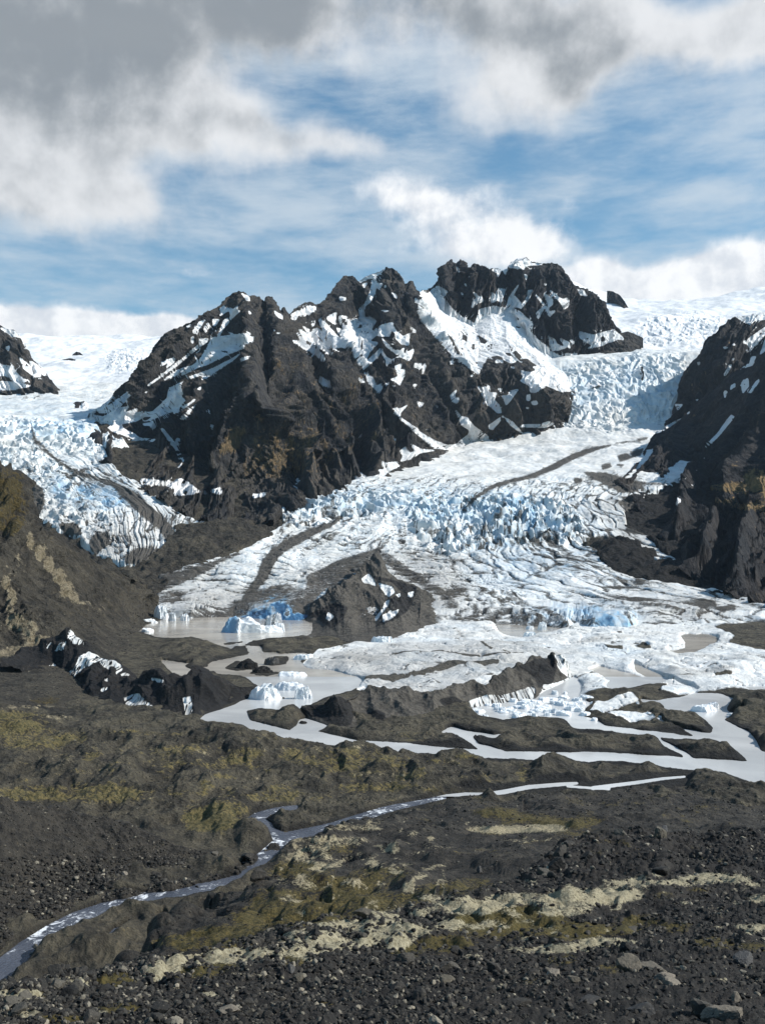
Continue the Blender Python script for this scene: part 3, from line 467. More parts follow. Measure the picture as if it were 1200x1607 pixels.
def soft(a, it):
    for _ in range(it):
        b = a.copy(); b[1:-1] = .25*a[:-2]+.5*a[1:-1]+.25*a[2:]; a = b
    return a
def grid_mesh(name, x, y, z, A, B, mat, keep=None, smooth=True, parent=None):
    Rn, Cn = x.shape
    idx = np.arange(Rn*Cn, dtype=np.int32).reshape(Rn, Cn)
    q = np.stack([idx[:-1,:-1], idx[:-1,1:], idx[1:,1:], idx[1:,:-1]], -1)
    q = q[keep] if keep is not None else q.reshape(-1, 4)
    q = q.reshape(-1, 4)
    used = np.zeros(Rn*Cn, bool); used[q.ravel()] = True; remap = (np.cumsum(used)-1).astype(np.int32)
    co = np.stack([x, y, z], -1).reshape(-1, 3)[used].astype(f32); q = remap[q]
    o = raw_mesh(name, co, q, mat, smooth, parent)
    for nm, at in (("mask_a", A), ("mask_b", B)):
        ch = [np.broadcast_to(np.asarray(c, f32), x.shape).reshape(-1)[used] for c in at]
        d = o.data.attributes.new(nm, 'FLOAT_COLOR', 'POINT'); d.data.foreach_set('color', np.stack(ch, -1).astype(f32).ravel())
    return o
def raw_mesh(name, co, faces, mat, smooth=True, parent=None):
    me = bpy.data.meshes.new(name); n = len(faces); k = faces.shape[1]
    me.vertices.add(len(co)); me.vertices.foreach_set('co', np.ascontiguousarray(co, f32).ravel())
    me.loops.add(n*k); me.loops.foreach_set('vertex_index', np.ascontiguousarray(faces, np.int32).ravel())
    me.polygons.add(n); me.polygons.foreach_set('loop_start', np.arange(0, n*k, k, dtype=np.int32))
    try: me.polygons.foreach_set('loop_total', np.full(n, k, np.int32))
    except Exception: pass
    me.update(calc_edges=True)
    if not smooth: me.polygons.foreach_set('use_smooth', np.zeros(n, bool))
    else: me.polygons.foreach_set('use_smooth', np.ones(n, bool))
    me.materials.append(mat); o = bpy.data.objects.new(name, me); col.objects.link(o)
    if parent: o.parent = parent
    return o
def tag(o, label=None, cat=None, group=None, kind=None):
    if label: o['label'] = label
    if cat: o['category'] = cat
    if group: o['group'] = group
    if kind: o['kind'] = kind
    return o

# ------------------------------------------------------------------ materials
# mask_a = (snow, olive moss, pale moss, black), mask_b = (blue ice and painted blue shade, rubble on ice and dark cracks, ice, free)
def ground_material(name, rock1, rock2, sc, bump_d, fine=1.0, moss=(0.085,0.068,0.012), pale=(0.36,0.30,0.19), snowrough=.55, nbump=.8, vs=1.0):
    m = bpy.data.materials.new(name); m.use_nodes = True; g = NG(m.node_tree); g.n.clear()
    out = g.n.new('ShaderNodeOutputMaterial'); b = g.n.new('ShaderNodeBsdfPrincipled'); g.l.new(b.outputs[0], out.inputs[0])
    P = g.n.new('ShaderNodeNewGeometry').outputs['Position']
    if vs != 1.0: P = g.vmath('MULTIPLY', P, (1, 1, vs))
    a = g.attr('mask_a'); c = g.attr('mask_b')
    sa = g.n.new('ShaderNodeSeparateColor'); g.l.new(a.outputs['Color'], sa.inputs[0]); sb = g.n.new('ShaderNodeSeparateColor'); g.l.new(c.outputs['Color'], sb.inputs[0])
    snow, mo, pa, dk = sa.outputs[0], sa.outputs[1], sa.outputs[2], a.outputs['Alpha']
    blue, rub, ice = sb.outputs[0], sb.outputs[1], sb.outputs[2]; grime = c.outputs['Alpha']
    n1 = g.noise(P, 1/sc, 8, .62, .3); n2 = g.noise(P, 5.3/sc, 7, .68); n3 = g.noise(P, .22/sc, 4, .55)
    rock = g.mix(g.ramp(g.math('ADD', g.math('MULTIPLY', n1, .6), g.math('MULTIPLY', n3, .4)), .38, .6), (*rock1, 1), (*rock2, 1))
    rock = g.mix(g.ramp(n2, .35, .72, 0, .55), g.mix(.62, rock, (0.008, .008, .009, 1)), rock)
    rock = g.mix(g.ramp(n2, .56, .78, 0, .5), rock, (.16, .145, .125, 1))
    def sharp(v, k, w=.06, nn=n2): return g.ramp(g.math('ADD', v, g.math('MULTIPLY', g.math('SUBTRACT', nn, .5), k)), .5-w, .5+w)
    mf = g.ramp(g.math('ADD', mo, g.math('MULTIPLY', g.math('SUBTRACT', g.math('ADD', g.math('MULTIPLY', n2, .5), g.math('MULTIPLY', n1, .5)), .5), 3.4)), .34, .68)
    mossc = g.mix(g.ramp(n2, .35, .7), (moss[0]*.45, moss[1]*.5, moss[2]*.6, 1), (moss[0]*1.35, moss[1]*1.2, moss[2]*1.3, 1))
    colr = g.mix(g.math('MULTIPLY', mf, .9), rock, mossc)
    pf = g.ramp(g.math('ADD', pa, g.math('MULTIPLY', g.math('SUBTRACT', g.math('ADD', g.math('MULTIPLY', n2, .5), g.math('MULTIPLY', n1, .5)), .5), 2.6)), .38, .62)
    palec = g.mix(g.ramp(n2, .3, .75), (pale[0]*.45, pale[1]*.42, pale[2]*.36, 1), (pale[0]*1.1, pale[1]*1.1, pale[2]*1.1, 1))
    colr = g.mix(g.math('MULTIPLY', pf, .93), colr, palec)
    colr = g.mix(g.math('MULTIPLY', sharp(dk, .5, .2), .9), colr, (.012, .012, .013, 1))
    # ice and what lies on it
    icec = g.mix(g.ramp(g.math('ADD', n3, g.math('MULTIPLY', n1, .5)), .55, .95), (.80, .81, .80, 1), (.60, .60, .58, 1))
    icec = g.mix(g.math('MINIMUM', blue, 1.0), icec, (.25, .44, .61, 1))
    icec = g.mix(g.ramp(g.math('SUBTRACT', blue, .8), .1, .8), icec, (.035, .11, .22, 1))  # navy paints the shade of the cave and deep recesses
    icec = g.mix(g.math('MULTIPLY', g.math('MULTIPLY', grime, .85), g.ramp(n2, .3, .6, .6, 1)), icec, (.26, .245, .225, 1))
    rubf = g.math('MULTIPLY', g.ramp(g.math('ADD', rub, g.math('MULTIPLY', g.math('SUBTRACT', g.math('ADD', g.math('MULTIPLY', n2, .5), g.math('MULTIPLY', n1, .5)), .5), 2.0)), .24, .72), .97)
    icec = g.mix(rubf, icec, g.mix(.5, rock, (.075, .068, .058, 1)))
    colr = g.mix(g.ramp(g.math('ADD', ice, g.math('MULTIPLY', g.math('SUBTRACT', n2, .5), .5)), .42, .58), colr, icec)
    sf = sharp(snow, .65, .10)
    colr = g.mix(sf, colr, g.mix(g.ramp(n1, .35, .65), (.86, .87, .88, 1), (.70, .71, .72, 1)))
    g.l.new(colr, b.inputs['Base Color'])
    white = g.math('MAXIMUM', sf, g.math('MULTIPLY', ice, g.math('SUBTRACT', 1.0, rubf)))
    g.put(b, 'Roughness', g.ramp(white, 0, 1, .88, snowrough)); b.inputs['Specular IOR Level'].default_value = .25
    hb = g.math('ADD', g.math('MULTIPLY', n1, 2.2), g.math('MULTIPLY', n2, .8))
    hb = g.math('MULTIPLY', hb, g.ramp(white, 0, 1, 1, .28))
    g.l.new(g.bump(hb, nbump, bump_d*fine), b.inputs['Normal'])
    return m
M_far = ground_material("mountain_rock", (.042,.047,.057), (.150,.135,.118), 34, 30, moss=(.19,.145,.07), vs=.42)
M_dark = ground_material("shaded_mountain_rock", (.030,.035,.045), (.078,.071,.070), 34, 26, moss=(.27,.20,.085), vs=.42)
M_ice = ground_material("glacier_ice", (.045,.042,.040), (.08,.072,.062), 16, 3.0)
M_hill = ground_material("hillside", (.050,.046,.039), (.150,.132,.100), 18, 14, moss=(.085,.068,.02), pale=(.34,.295,.21))
M_val = ground_material("valley_gravel", (.060,.055,.044), (.195,.172,.122), 7, 4.5, moss=(.17,.15,.058), pale=(.40,.35,.24))
M_mid = ground_material("gravel_slope", (.024,.023,.021), (.095,.085,.069), 2.2, .9, moss=(.105,.090,.028), pale=(.42,.375,.26))
M_near = ground_material("near_gravel", (.012,.0115,.0105), (.046,.041,.035), .28, .07, moss=(.080,.068,.018), pale=(.38,.35,.25))
M_blk = ground_material("dirty_ice", (.010,.010,.011), (.026,.024,.022), 9, 2.0)
M_cone = ground_material("rubble_on_ice", (.090,.083,.071), (.165,.150,.128), 13, 2.6)

# ------------------------------------------------------------------ the ice cap and the two glaciers coming down from it
XS = [-400,0,100,200,300,400,500,600,700,800,900,1000,1100,1200,1600]
def lev(Y, V): 
    Y = Y if isinstance(Y, list) else [Y]*15; V = V if isinstance(V, list) else [V]*15
    return list(zip(XS, Y, V))
y0 = [968,968,968,968,970,972,978,985,985,984,988,989,986,985,985]
v0 = [120000/(y-YH)*1.0 for y in y0]
LV = [lev([y+9 for y in y0], [v-4 for v in v0]),
      sorted([p for p in lev([y-13 for y in y0], [v+(6 if x_ < 480 else 60) for v, x_ in zip(v0, XS)]) if p[0] != 400]+[(340,956,1146),(366,960,1140),(384,958,1124),(400,951,1112),(420,946,1106),(450,946,1098),(461,953,1092),(475,962,1086),(485,965,1080),(860,974,990),(890,972,958),(930,967,948),(985,968,944),(1010,976,990)]),
      lev([935,935,935,935,935,940,940,940,935,938,940,945,948,952,960], [1250,1250,1250,1250,1240,1230,1210,1180,1180,1190,1180,1150,1140,1120,1120]),
      lev([900,900,900,900,900,900,905,905,900,895,895,902,915,925,935], [1380,1380,1380,1380,1380,1380,1370,1360,1370,1400,1390,1370,1320,1280,1250]),
      lev([860,870,870,870,865,860,860,860,860,858,855,855,860,870,880], [1560,1500,1480,1470,1520,1540,1560,1560,1560,1570,1580,1580,1560,1540,1500]),
      lev([800,800,800,810,815,810,800,800,800,795,792,792,800,800,800], [1800,1720,1680,1650,1680,1740,1790,1800,1800,1820,1840,1850,1840,1820,1820]),
      lev([750,750,750,755,765,765,760,757,758,760,758,755,750,750,750], [2020,1940,1900,1850,1880,1920,1980,2020,2040,2040,2060,2080,2080,2080,2080]),
      lev([700,702,705,710,715,722,728,728,722,722,720,715,715,715,715], [2180,2130,2100,2050,2080,2180,2300,2400,2450,2450,2450,2420,2400,2400,2400]),
      lev([662,660,663,675,680,690,700,702,695,692,690,688,688,688,688], [2400,2350,2330,2300,2350,2450,2600,2750,2800,2800,2780,2760,2760,2760,2760]),
      lev([646,642,642,645,650,660,672,678,672,668,664,662,662,662,662], [2700,2650,2620,2600,2650,2750,2850,2920,2950,2950,2940,2930,2930,2930,2930]),
      lev([618,616,616,618,622,630,635,632,622,612,610,608,608,610,610], [3250,3200,3180,3150,3150,3150,3120,3100,3090,3080,3070,3070,3070,3070,3070]),
      lev([590,592,592,592,592,592,590,585,578,572,563,557,555,555,555], [3800,3750,3700,3650,3600,3550,3450,3350,3280,3250,3240,3240,3240,3240,3240]),
      lev([565,565,566,566,566,566,565,560,555,552,549,545,543,543,543], [4300,4250,4200,4150,4100,4000,3900,3800,3720,3700,3700,3700,3700,3700,3700]),
      lev([545,545,545,546,546,545,540,530,520,512,506,502,500,498,495], [4850,4800,4800,4800,4750,4600,4400,4200,4100,4050,4050,4050,4050,4050,4050]),
      lev([532,532,532,532,532,528,520,510,500,490,486,484,480,474,460], [5500,5400,5400,5400,5350,5250,5150,5000,4950,4900,4900,4900,4900,4900,4900]),
      [(-400,505,6200),(0,520,6200),(60,526,6200),(100,528,6200),(180,526,6200),(260,527,6200),(400,522,6200),(600,490,6200),(700,470,6200),(800,440,6200),(870,428,6200),(905,443,6200),(922,451,6200),(942,456,6200),(962,461,6200),(978,470,6200),(1000,473,6200),(1050,472,6200),(1100,469,6200),(1140,462,6200),(1175,455,6200),(1200,449,6200),(1300,432,6200),(1600,405,6200)],
      lev(620, 9000)]
LROW = [22,14,70,80,90,110,90,90,80,70,90,110,60,90,40,30,6]
def gl_table():
    Xg = np.arange(-400, 1601, 10.); out = []
    for c in LV[:-1]:
        a = cur(c); out.append((np.interp(Xg, a[:,0], a[:,1]), np.interp(Xg, a[:,0], a[:,2])))
    return Xg, np.array([o[0] for o in out]), np.array([o[1] for o in out])
_gx_, _gyt, _gvt = gl_table()
def gv(X, Y):
    """depth of the ice surface seen at (X, Y)"""
    i = int(np.clip(round((X+400)/10), 0, len(_gx_)-1)); ys = _gyt[:,i][::-1]; vs = _gvt[:,i]; zs = EYE+(YH-_gyt[:,i])/FPX*vs
    for k in range(len(vs)-1):
        if _gyt[k,i] >= Y >= _gyt[k+1,i]:
            a, b = 0., 1.
            for _ in range(24):
                t = (a+b)/2; v = vs[k]+(vs[k+1]-vs[k])*t; z = zs[k]+(zs[k+1]-zs[k])*t
                if YH-(z-EYE)*FPX/v > Y: a = t
                else: b = t
            return vs[k]+(vs[k+1]-vs[k])*t
    return vs[0] if Y > _gyt[0,i] else vs[-1]
def on_ice(pts, dv=0): return [(X, Y, gv(X, Y)+dv) for X, Y in pts]

def ice_sheet(name, X0, X1, n, MK, rows, first, label, margin):
    X, v, z = loft(LV[first:], rows, X0, X1, n)
    z = soft(z, 6); v = soft(v, 6)
    x = (X-600)/FPX*v; Y0 = YH-(z-EYE)*FPX/v
    mk = samp(MK, X, Y0); ser = samp(SERf, X, Y0); deb = samp(DEBf, X, Y0); bl = samp(BLUEf, X, Y0)
    wx = x+fbm(x/60, v/60, 3, 21)*22; wy = v+fbm(x/60, v/60, 3, 33)*22
    k = np.clip(v/1700, .8, 1.6)                    # far ice shows only its larger blocks
    f1, f2, c1 = voronoi(wx/(30*k)+wy/150, wy/(24*k), 3)
    g1, g2, c2 = voronoi(wx/(13*k), wy/(13*k), 7)
    e1 = sstep(0, .22, f2-f1); e2 = sstep(0, .3, g2-g1)
    roll = fbm(x/85, v/85, 4, 41)*5*k
    low = sstep(2300, 1900, v)                      # crevassed tongue; smooth basin above
    mid = low+.25+.5*sstep(2700, 3000, v)*sstep(3300, 3200, v)
    crack = (1-e1)*6.0*k*np.clip(mid, 0, 1)+(1-e2)*2.2*k*np.clip(mid, .15, 1)
    # psi: place across the glacier from margin to margin; lines of equal psi follow the flow
    ml = np.interp(v, margin[0], margin[1]); mr = np.interp(v, margin[0], margin[2]); ps = ((X-ml)/np.maximum(mr-ml, 60)).astype(f32); Wd = ((mr-ml)/FPX*v).astype(f32)
    ps = ps+fbm(x/130, v/170, 4, 37)*.022; U = ps*np.float32(950 if margin[1][0] > 200 else 430); U = U.astype(f32)
    rs = ridged((wx+wy*.25)/46, wy/38, 3, 51, .45); rs2 = ridged(wx/21, (wy+wx*.4)/21, 3, 61, .45)
    up = ser*(rs-.8)*19*np.clip(k, 1, 1.4)+ser*(rs2-.8)*5.5*k+ser*(c1/4096.-.5)*4
    rt = sstep(.34, .6, ps)*low; lt = (1-sstep(.42, .62, ps))*low
    # cracks along the flow on the right, across it on the left
    h1, h2, c3 = voronoi(U/15, v/120+x/300, 23); e3 = sstep(0, .2, h2-h1)
    g1, g2, c2 = voronoi(U/7, v/70, 27); e5 = sstep(0, .25, g2-g1)
    flow = ((ridged(U/24, v/260, 3, 71, .45)-.9)*3.2+(ridged(U/8, v/110, 2, 73, .5)-.8)*.7-(1-e3)*2.0-(1-e5)*.5+(c3/4096.-.5)*.9)*rt
    j1, j2, c4 = voronoi((U+v*.10)/34, (v+U*.35)/17, 29); e4 = sstep(0, .17, j2-j1)
    i1, i2, c6 = voronoi((U+v*.10)/15, (v+U*.35)/8, 31); e6 = sstep(0, .2, i2-i1)
    den = sstep(-.25, .35, fbm(x/110, v/110, 3, 87))
    slab = ((c4/4096.-.5)*2.4-(1-e4)*4.2*den+(.6-j1)*1.6-(1-e6)*1.1+(ridged(U/26, v/260, 3, 75, .5)-.9)*2.2)*lt
    small = fbm(x/9, v/9, 3, 81)*.4*k*np.clip(mid, .3, 1)
    far = sstep(3300, 3700, v)
    crack = crack*(.06+.5*ser)
    h = (roll*.8+small+flow+slab-crack)*(1-.8*far)+up+far*fbm(x/260, v/260, 4, 91)*18
    cr_all = np.clip((1-e3)*rt*.9+(1-e5)*rt*.3+(1-e4)*lt*den+(1-e6)*lt*.35, 0, 1)
    strk = sstep(1.15, 1.6, ridged(U/16+fbm(x/60, v/60, 3, 77)*.3, v/420, 4, 79, .6))*np.clip(mid+.2, 0, 1)
    edge = sstep(0, .9, mk)
    h = h-17*(1-edge)
    ser = ser*(z > 6)
    fr = sstep(1.0, 0.0, (z+1)/6.0)                 # keep the foot in the water
    z2 = z+h*(1-.6*fr); z2 = np.where(v < np.interp(X, XS, v0)+1, np.minimum(z2, z+1), z2)
    yy = v-np.clip(up, -8, 10)*.3
    X2, Y2 = pix(x, yy, z2); deb = samp(DEBf, X2, Y2); bl = samp(BLUEf, X2, Y2); gr = samp(GRIMEf, X2, Y2)
    bn = np.clip(.45+fbm(x/16*1/k, z/9, 4, 95)*1.1, 0, 1.4); bl = np.clip(bl*(.25+.65*bn+.35*(rs < .85)), 0, 2)+((1-e1)*.25+cr_all*.22)*np.clip(mid, 0, 1)*np.clip(1-gr, 0, 1)
    darkcrack = np.clip(cr_all*.75*low*np.clip(1-bl, 0, 1)+(1-e1)*.15*low*(1-ser), 0, 1)  # rubble tone laid in the cracks, making them darker
    front = sstep(16, 3, z)*low*(X > 230)*(bl < .7); gr = gr*(bl < .8); deb = deb*(bl < 1.1)
    deb = np.clip(deb+darkcrack+strk*.42*np.clip(fbm(x/200, v/300, 3, 89)+.45, 0, 1)+.16*low*np.clip(fbm(x/70, v/40, 4, 99)+.1, 0, 1)+front*(.25+.3*fbm(x/20, v/20, 3, 97))*(X < 850), 0, 1)
    keep = (mk[:-1,:-1] > .02) | (mk[1:,1:] > .02)
    A = (far*1.0, 0, 0, 0); B = (bl*(1-.9*far), deb, 1.0, np.clip(gr+.25*low*np.clip(fbm(x/45, v/30, 4, 123)+.1, 0, 1), 0, 1))
    o = grid_mesh(name, x, yy, z2, A, B, M_ice, keep)
    return tag(o, label, kind='structure')
S_ = [int(r) for r in LROW]
ice_sheet('glacier', 225, 1330, 1500, GMf, [22,16,90,110,120,150,110,90,80,60,90,110,60,80,40,30,6], 0, 'wide crevassed glacier tongue with blue seracs and a dark medial moraine',
  ([1100,1200,1300,1500,1700,1900,2100,2400,2800,3000,3200,3700], [60,130,200,310,430,480,560,690,850,880,860,900], [1750,1520,1350,1120,1000,950,980,1012,1040,1060,1075,1130]))
ice_sheet('glacier', -330, 352, 900, GLf, [50,60,90,120,110,110,70,80,70,60,50,40,20,5], 3, 'smaller left glacier falling in a blue broken step beside the dark peak',
  ([1400,1500,1700,1900,2300,3000], [140,90,20,-100,-300,-300], [250,300,335,260,195,180]))
print("glaciers", round(time.time()-T0, 1))
# bedrock and moraine under and beside the ice
def bed():
    X, v, z = loft(LV[:12], [10,10,60,70,80,80,60,50,40,30,40], -380, 1500, 1000)
    x = (X-600)/FPX*v; z = soft(z, 6)
    Y0 = YH-(z-EYE)*FPX/v
    z2 = z-7+ridged(x/60, v/60, 5, 105)*7-6+fbm(x/18, v/18, 4, 111)*2
    # the dark moraine islands between the ice streams
    for (X_, Y_, rx, ry, h) in ((985,868,55,20,14),(1040,900,50,14,8),(960,860,30,12,8),(330,845,70,22,16),(380,835,50,16,12),(290,862,50,20,12),(230,860,30,12,8),(1060,870,60,40,6),(180,905,60,20,5),(150,930,60,30,6)):
        z2 = z2+h*np.exp(-((X-X_)/rx)**2-((Y0-Y_)/ry)**2)
    z2 = z2-22*sstep(.85, 1, samp(blur(np.maximum(GM, GL), 7, 1), X, Y0))
    z2 = np.where(z < 1, np.minimum(z2, z), z2)
    o = grid_mesh('moraine', x, v, z2, (0,0,0,samp(blur(GM,3,1),X,Y0)*0+.75*sstep(860, 980, X)), (0,0,0,0), M_hill)
    return tag(o, 'dark moraine and bare rock showing between the two glaciers', kind='structure')
bed()

# ------------------------------------------------------------------ mountains
def mountain(name, curves, rows, X0, X1, n, mat, label, amp=26, sc=130, s=1, taper=None, fl=(0, 0), fine=1.0, amod=None, crag=1.0):
    X, v, z = loft(curves, rows, X0, X1, n)
    Rn = X.shape[0]; ridge_row = sum(max(2, int(r*Q)) for r in rows[:-1])
    it = 10
    vs, zs = v.copy(), z.copy(); vs[:ridge_row] = soft(v[:ridge_row], it); zs[:ridge_row] = soft(z[:ridge_row], it); v, z = vs, zs
    x = (X-600)/FPX*v; Y0 = YH-(z-EYE)*FPX/v
    nx, ny, nz = normals(x, v, z)
    k = float(v.mean())/1500.                            # metres per unit of a, b
    q1 = fbm(x/200, z/300+v/300, 4, s+3)*38; q2 = fbm(x/240+9, z/240, 4, s+5)*60
    if callable(fl): fields = fl(X, Y0)
    else: fields = [(fl[0], 1.0)]
    r1 = 0; r2 = 0
    for i, (sl, w) in enumerate(fields):                 # sl: how far the gullies lean; w: where
        wa = (X+sl*Y0)*k+q1; wb = (Y0-.3*sl*X)*k+q2
        r1 = r1+w*(ridged(wa/sc, wb/(sc*6), 5, s+11+i*3, .5)-1.05); r2 = r2+w*(ridged(wa/(sc*.3), wb/(sc*2.6), 5, s+23+i*3, .55)-1.05)
    r3 = fbm(x/22+v/30, z/22, 4, s+31, .55)
    t = np.clip((ridge_row-np.arange(Rn))/(ridge_row*.25), 0, 1)[:,None]; t = np.where(np.arange(Rn)[:,None] > ridge_row, np.clip((np.arange(Rn)[:,None]-ridge_row)/8, 0, 1), t)
    am = 1 if amod is None else amod(X, Y0)
    rl = samp(RELF, X, Y0)*np.where(np.arange(Rn)[:,None] > ridge_row, 0, 1)
    d = rl*amp*.95*np.clip(t*1.1-.05, 0, 1)+(r1*amp*.75*(.12+.88*t)+r2*amp*.46*crag*(.3+.7*t))*am+r3*amp*.13*(.45+.55*t)*crag+fbm(x/8+v/9, z/8, 3, s+37)*amp*.05
    sn = samp(SNOWF, X, Y0); d = d*(1-.6*samp(SNOWB, X, Y0))
    x2 = x+nx*d; y2 = v+ny*d; z2 = z+nz*d*.8
    # bedding: ledges
    led = fbm(z2/14+fbm(x/90, v/90, 3, s+51)*1.5, x/160, 4, s+41)*amp*.10*am*(1-sn)
    y2 = y2+ny*led
    cn = np.clip(r1*.25+r2*.35, -.3, .3)
    X2, Y2 = pix(x2, y2, z2); sn = samp(SNOWF, X2, Y2); SB = samp(SNOWB, X2, Y2)
    sn = np.clip(sn+np.where((sn > .05) & (sn < .98), fbm(wa/9, wb/26, 3, s+61)*.2, 0)+(SB > .06)*(sn < .5)*.75*sstep(1.35, 1.6, ridged(wa/17, wb/110, 3, s+68))*sstep(.06, .3, SB)*((Y2 < 640) | (X < 300))-(sn > .5)*(SB < .93)*.8*sstep(1.45, 1.62, ridged(wa/15, wb/90, 3, s+69))+.28*sstep(2500, 3300, v)*(fbm(x/30, z/22, 4, s+67) > .52)*(Y2 < 600), 0, 1)
    o = grid_mesh(name, x2, y2, z2, (sn, samp(MOSSf, X2, Y2), samp(PALEf, X2, Y2), 0), (0,0,0,0), mat)
    return tag(o, label, kind='structure')
ridgeM1 = [(115,650,2380),(150,645,2450),(172,627,2480),(200,600,2500),(215,585,2500),(227,565,2500),(237,545,2510),(250,532,2520),(265,520,2530),(280,516,2540),(295,510,2550),(310,500,2560),(325,489,2570),(340,481,2580),(350,474,2590),(360,466,2595),(375,455,2600),(385,459,2600),(395,465,2610),(408,464,2620),(412,470,2620),(415,472,2620),(418,465,2620),(427,466,2630),(433,475,2630),(440,487,2640),(446,482,2650),(453,494,2690),(460,487,2750),(468,480,2800),(478,476,2880),(487,475,2900),(497,480,2950),(510,470,3000),(520,456,3060),(530,443,3120),(537,435,3170),(544,432,3200),(556,436,3200),(563,441,3200),(570,435,3200),(582,430,3200),(592,426,3200),(600,424,3200),(607,418,3200),(614,422,3200),(622,425,3190),(629,434,3180),(633,445,3170),(637,447,3170),(642,441,3170),(648,441,3170),(652,453,3200),(658,459,3250),(664,455,3300),(672,455,3400),(690,478,3500),(700,486,3500),(730,497,3500),(745,502,3500),(770,480,3520),(800,482,3520),(820,497,3500),(845,528,3480),(862,545,3460),(880,547,3450),(915,555,3450),(935,548,3450),(965,525,3500),(985,520,3520),(1010,530,3540)]
baseM1 = [(115,668),(145,668),(158,700),(175,728),(190,745),(222,760),(262,781),(300,800),(340,815),(380,822),(420,817),(446,800),(500,774),(560,753),(600,743),(640,729),(690,713),(700,702),(735,693),(760,689),(800,684),(850,674),(888,658),(896,625),(915,600),(950,592),(1010,585)]
m1 = [[(X, Y+14, v-40) for X, Y, v in on_ice(baseM1)], on_ice(baseM1, -6),
      [(115,664,2370),(150,662,2400),(162,700,2120),(200,697,2140),(240,700,2160),(262,708,2140),(290,740,2050),(340,758,2000),(380,760,1990),(430,752,2000),(480,735,2080),(520,726,2180),(560,716,2240),(600,708,2330),(640,698,2450),(690,680,2620),(740,662,2760),(760,660,2790),(800,648,2850),(850,628,2900),(888,632,2960),(896,600,3120),(950,585,3150),(1010,580,3180)],
      [(115,658,2375),(150,655,2420),(180,668,2360),(220,660,2370),(260,655,2330),(300,650,2250),(340,655,2170),(375,640,2150),(405,640,2100),(430,640,2080),(455,625,2180),(480,615,2320),(520,610,2350),(560,600,2560),(590,590,2680),(620,605,2620),(660,600,2760),(700,590,2870),(750,602,2940),(800,578,3020),(860,582,3060),(890,598,3080),(900,580,3180),(950,578,3220),(1010,570,3260)],
      [(115,653,2378),(150,650,2440),(200,625,2440),(250,580,2450),(300,560,2450),(350,540,2440),(375,530,2420),(405,520,2400),(430,535,2360),(460,530,2560),(490,525,2760),(530,515,2900),(560,500,3060),(590,490,3050),(615,500,2950),(640,520,2920),(665,510,3080),(700,535,3150),(750,545,3250),(800,530,3320),(860,562,3340),(900,566,3350),(950,562,3380),(1010,560,3400)],
      ridgeM1, [(X, Y+70, v+150) for X, Y, v in ridgeM1]]
def fallM1(X, Y):
    w = sstep(360, 470, X); w2 = sstep(650, 760, X)
    return [(1.0, 1-w), (-.6, w*(1-w2)), (-.25, w*w2)]
mountain('mountain', m1, [16,50,110,110,110,8], 140, 1008, 1150, M_far, 'pointed dark central mountain with snow couloirs falling to both glaciers', amp=44, sc=120, s=100, fl=fallM1,
         amod=lambda X, Y: (1-.55*sstep(650, 720, X)*sstep(600, 570, Y))*(1-.55*np.exp(-((X-470)/90)**2-((Y-720)/50)**2)))
ridgeC = [(650,468,3560),(660,458,3600),(668,456,3600),(675,452,3610),(685,441,3620),(690,428,3620),(693,427,3620),(697,424,3630),(702,411,3630),(707,408,3630),(712,412,3630),(715,413,3630),(722,405,3630),(729,412,3640),(735,422,3640),(740,415,3640),(744,413,3640),(755,416,3650),(765,423,3650),(780,420,3650),(790,425,3650),(797,420,3650),(802,412,3660),(812,406,3660),(825,404,3660),(830,409,3660),(845,411,3660),(852,413,3650),(862,412,3650),(874,413,3640),(880,419,3630),(886,428,3620),(890,437,3610),(902,449,3600),(915,452,3600),(922,454,3600),(934,461,3590),(945,470,3580),(952,482,3570),(958,497,3560),(964,506,3550),(972,517,3540),(980,530,3530)]
baseC = [(650,472,3480),(672,468,3470),(690,482,3460),(700,490,3450),(712,484,3450),(730,500,3440),(745,506,3440),(762,488,3470),(775,480,3480),(800,482,3480),(815,495,3440),(822,506,3420),(835,512,3390),(845,530,3370),(855,545,3360),(880,548,3370),(905,555,3390),(920,556,3400),(935,548,3420),(950,540,3440),(972,528,3480),(980,535,3500)]
mc = [[(X, Y+28, v-14) for X, Y, v in baseC], baseC,
      [(650,470,3530),(690,460,3530),(710,450,3530),(740,460,3530),(775,452,3560),(800,448,3570),(830,465,3500),(850,480,3450),(870,485,3460),(900,500,3490),(940,505,3500),(972,523,3515),(980,533,3520)],
      ridgeC, [(X, Y+60, v+160) for X, Y, v in ridgeC]]
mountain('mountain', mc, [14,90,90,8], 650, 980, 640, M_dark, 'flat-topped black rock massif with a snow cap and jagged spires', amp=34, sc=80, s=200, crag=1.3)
outC = [(925,452,5200),(945,456,5150),(960,458,5100),(972,464,5050),(980,474,5000),(988,489,4950)]
mountain('mountain', [[(X, Y+13, v-60) for X, Y, v in outC], [(X, Y+6, v-20) for X, Y, v in outC], [(X, Y-1, v) for X, Y, v in outC], [(X, Y+30, v+150) for X, Y, v in outC]], [14,20,6], 952, 987, 90, M_dark, 'small dark rock outcrop poking through the snow right of the massif', amp=14, sc=60, s=260)
ridgeD = [(1046,668,2880),(1056,650,2950),(1060,632,2960),(1063,612,2980),(1068,598,3000),(1075,582,3000),(1087,567,3000),(1096,558,3000),(1102,550,3000),(1105,536,3000),(1113,529,3000),(1122,524,3000),(1130,512,3000),(1140,503,3000),(1152,497,3000),(1175,494,3000),(1200,490,3000),(1260,470,2980),(1330,445,2950),(1450,420,2900)]
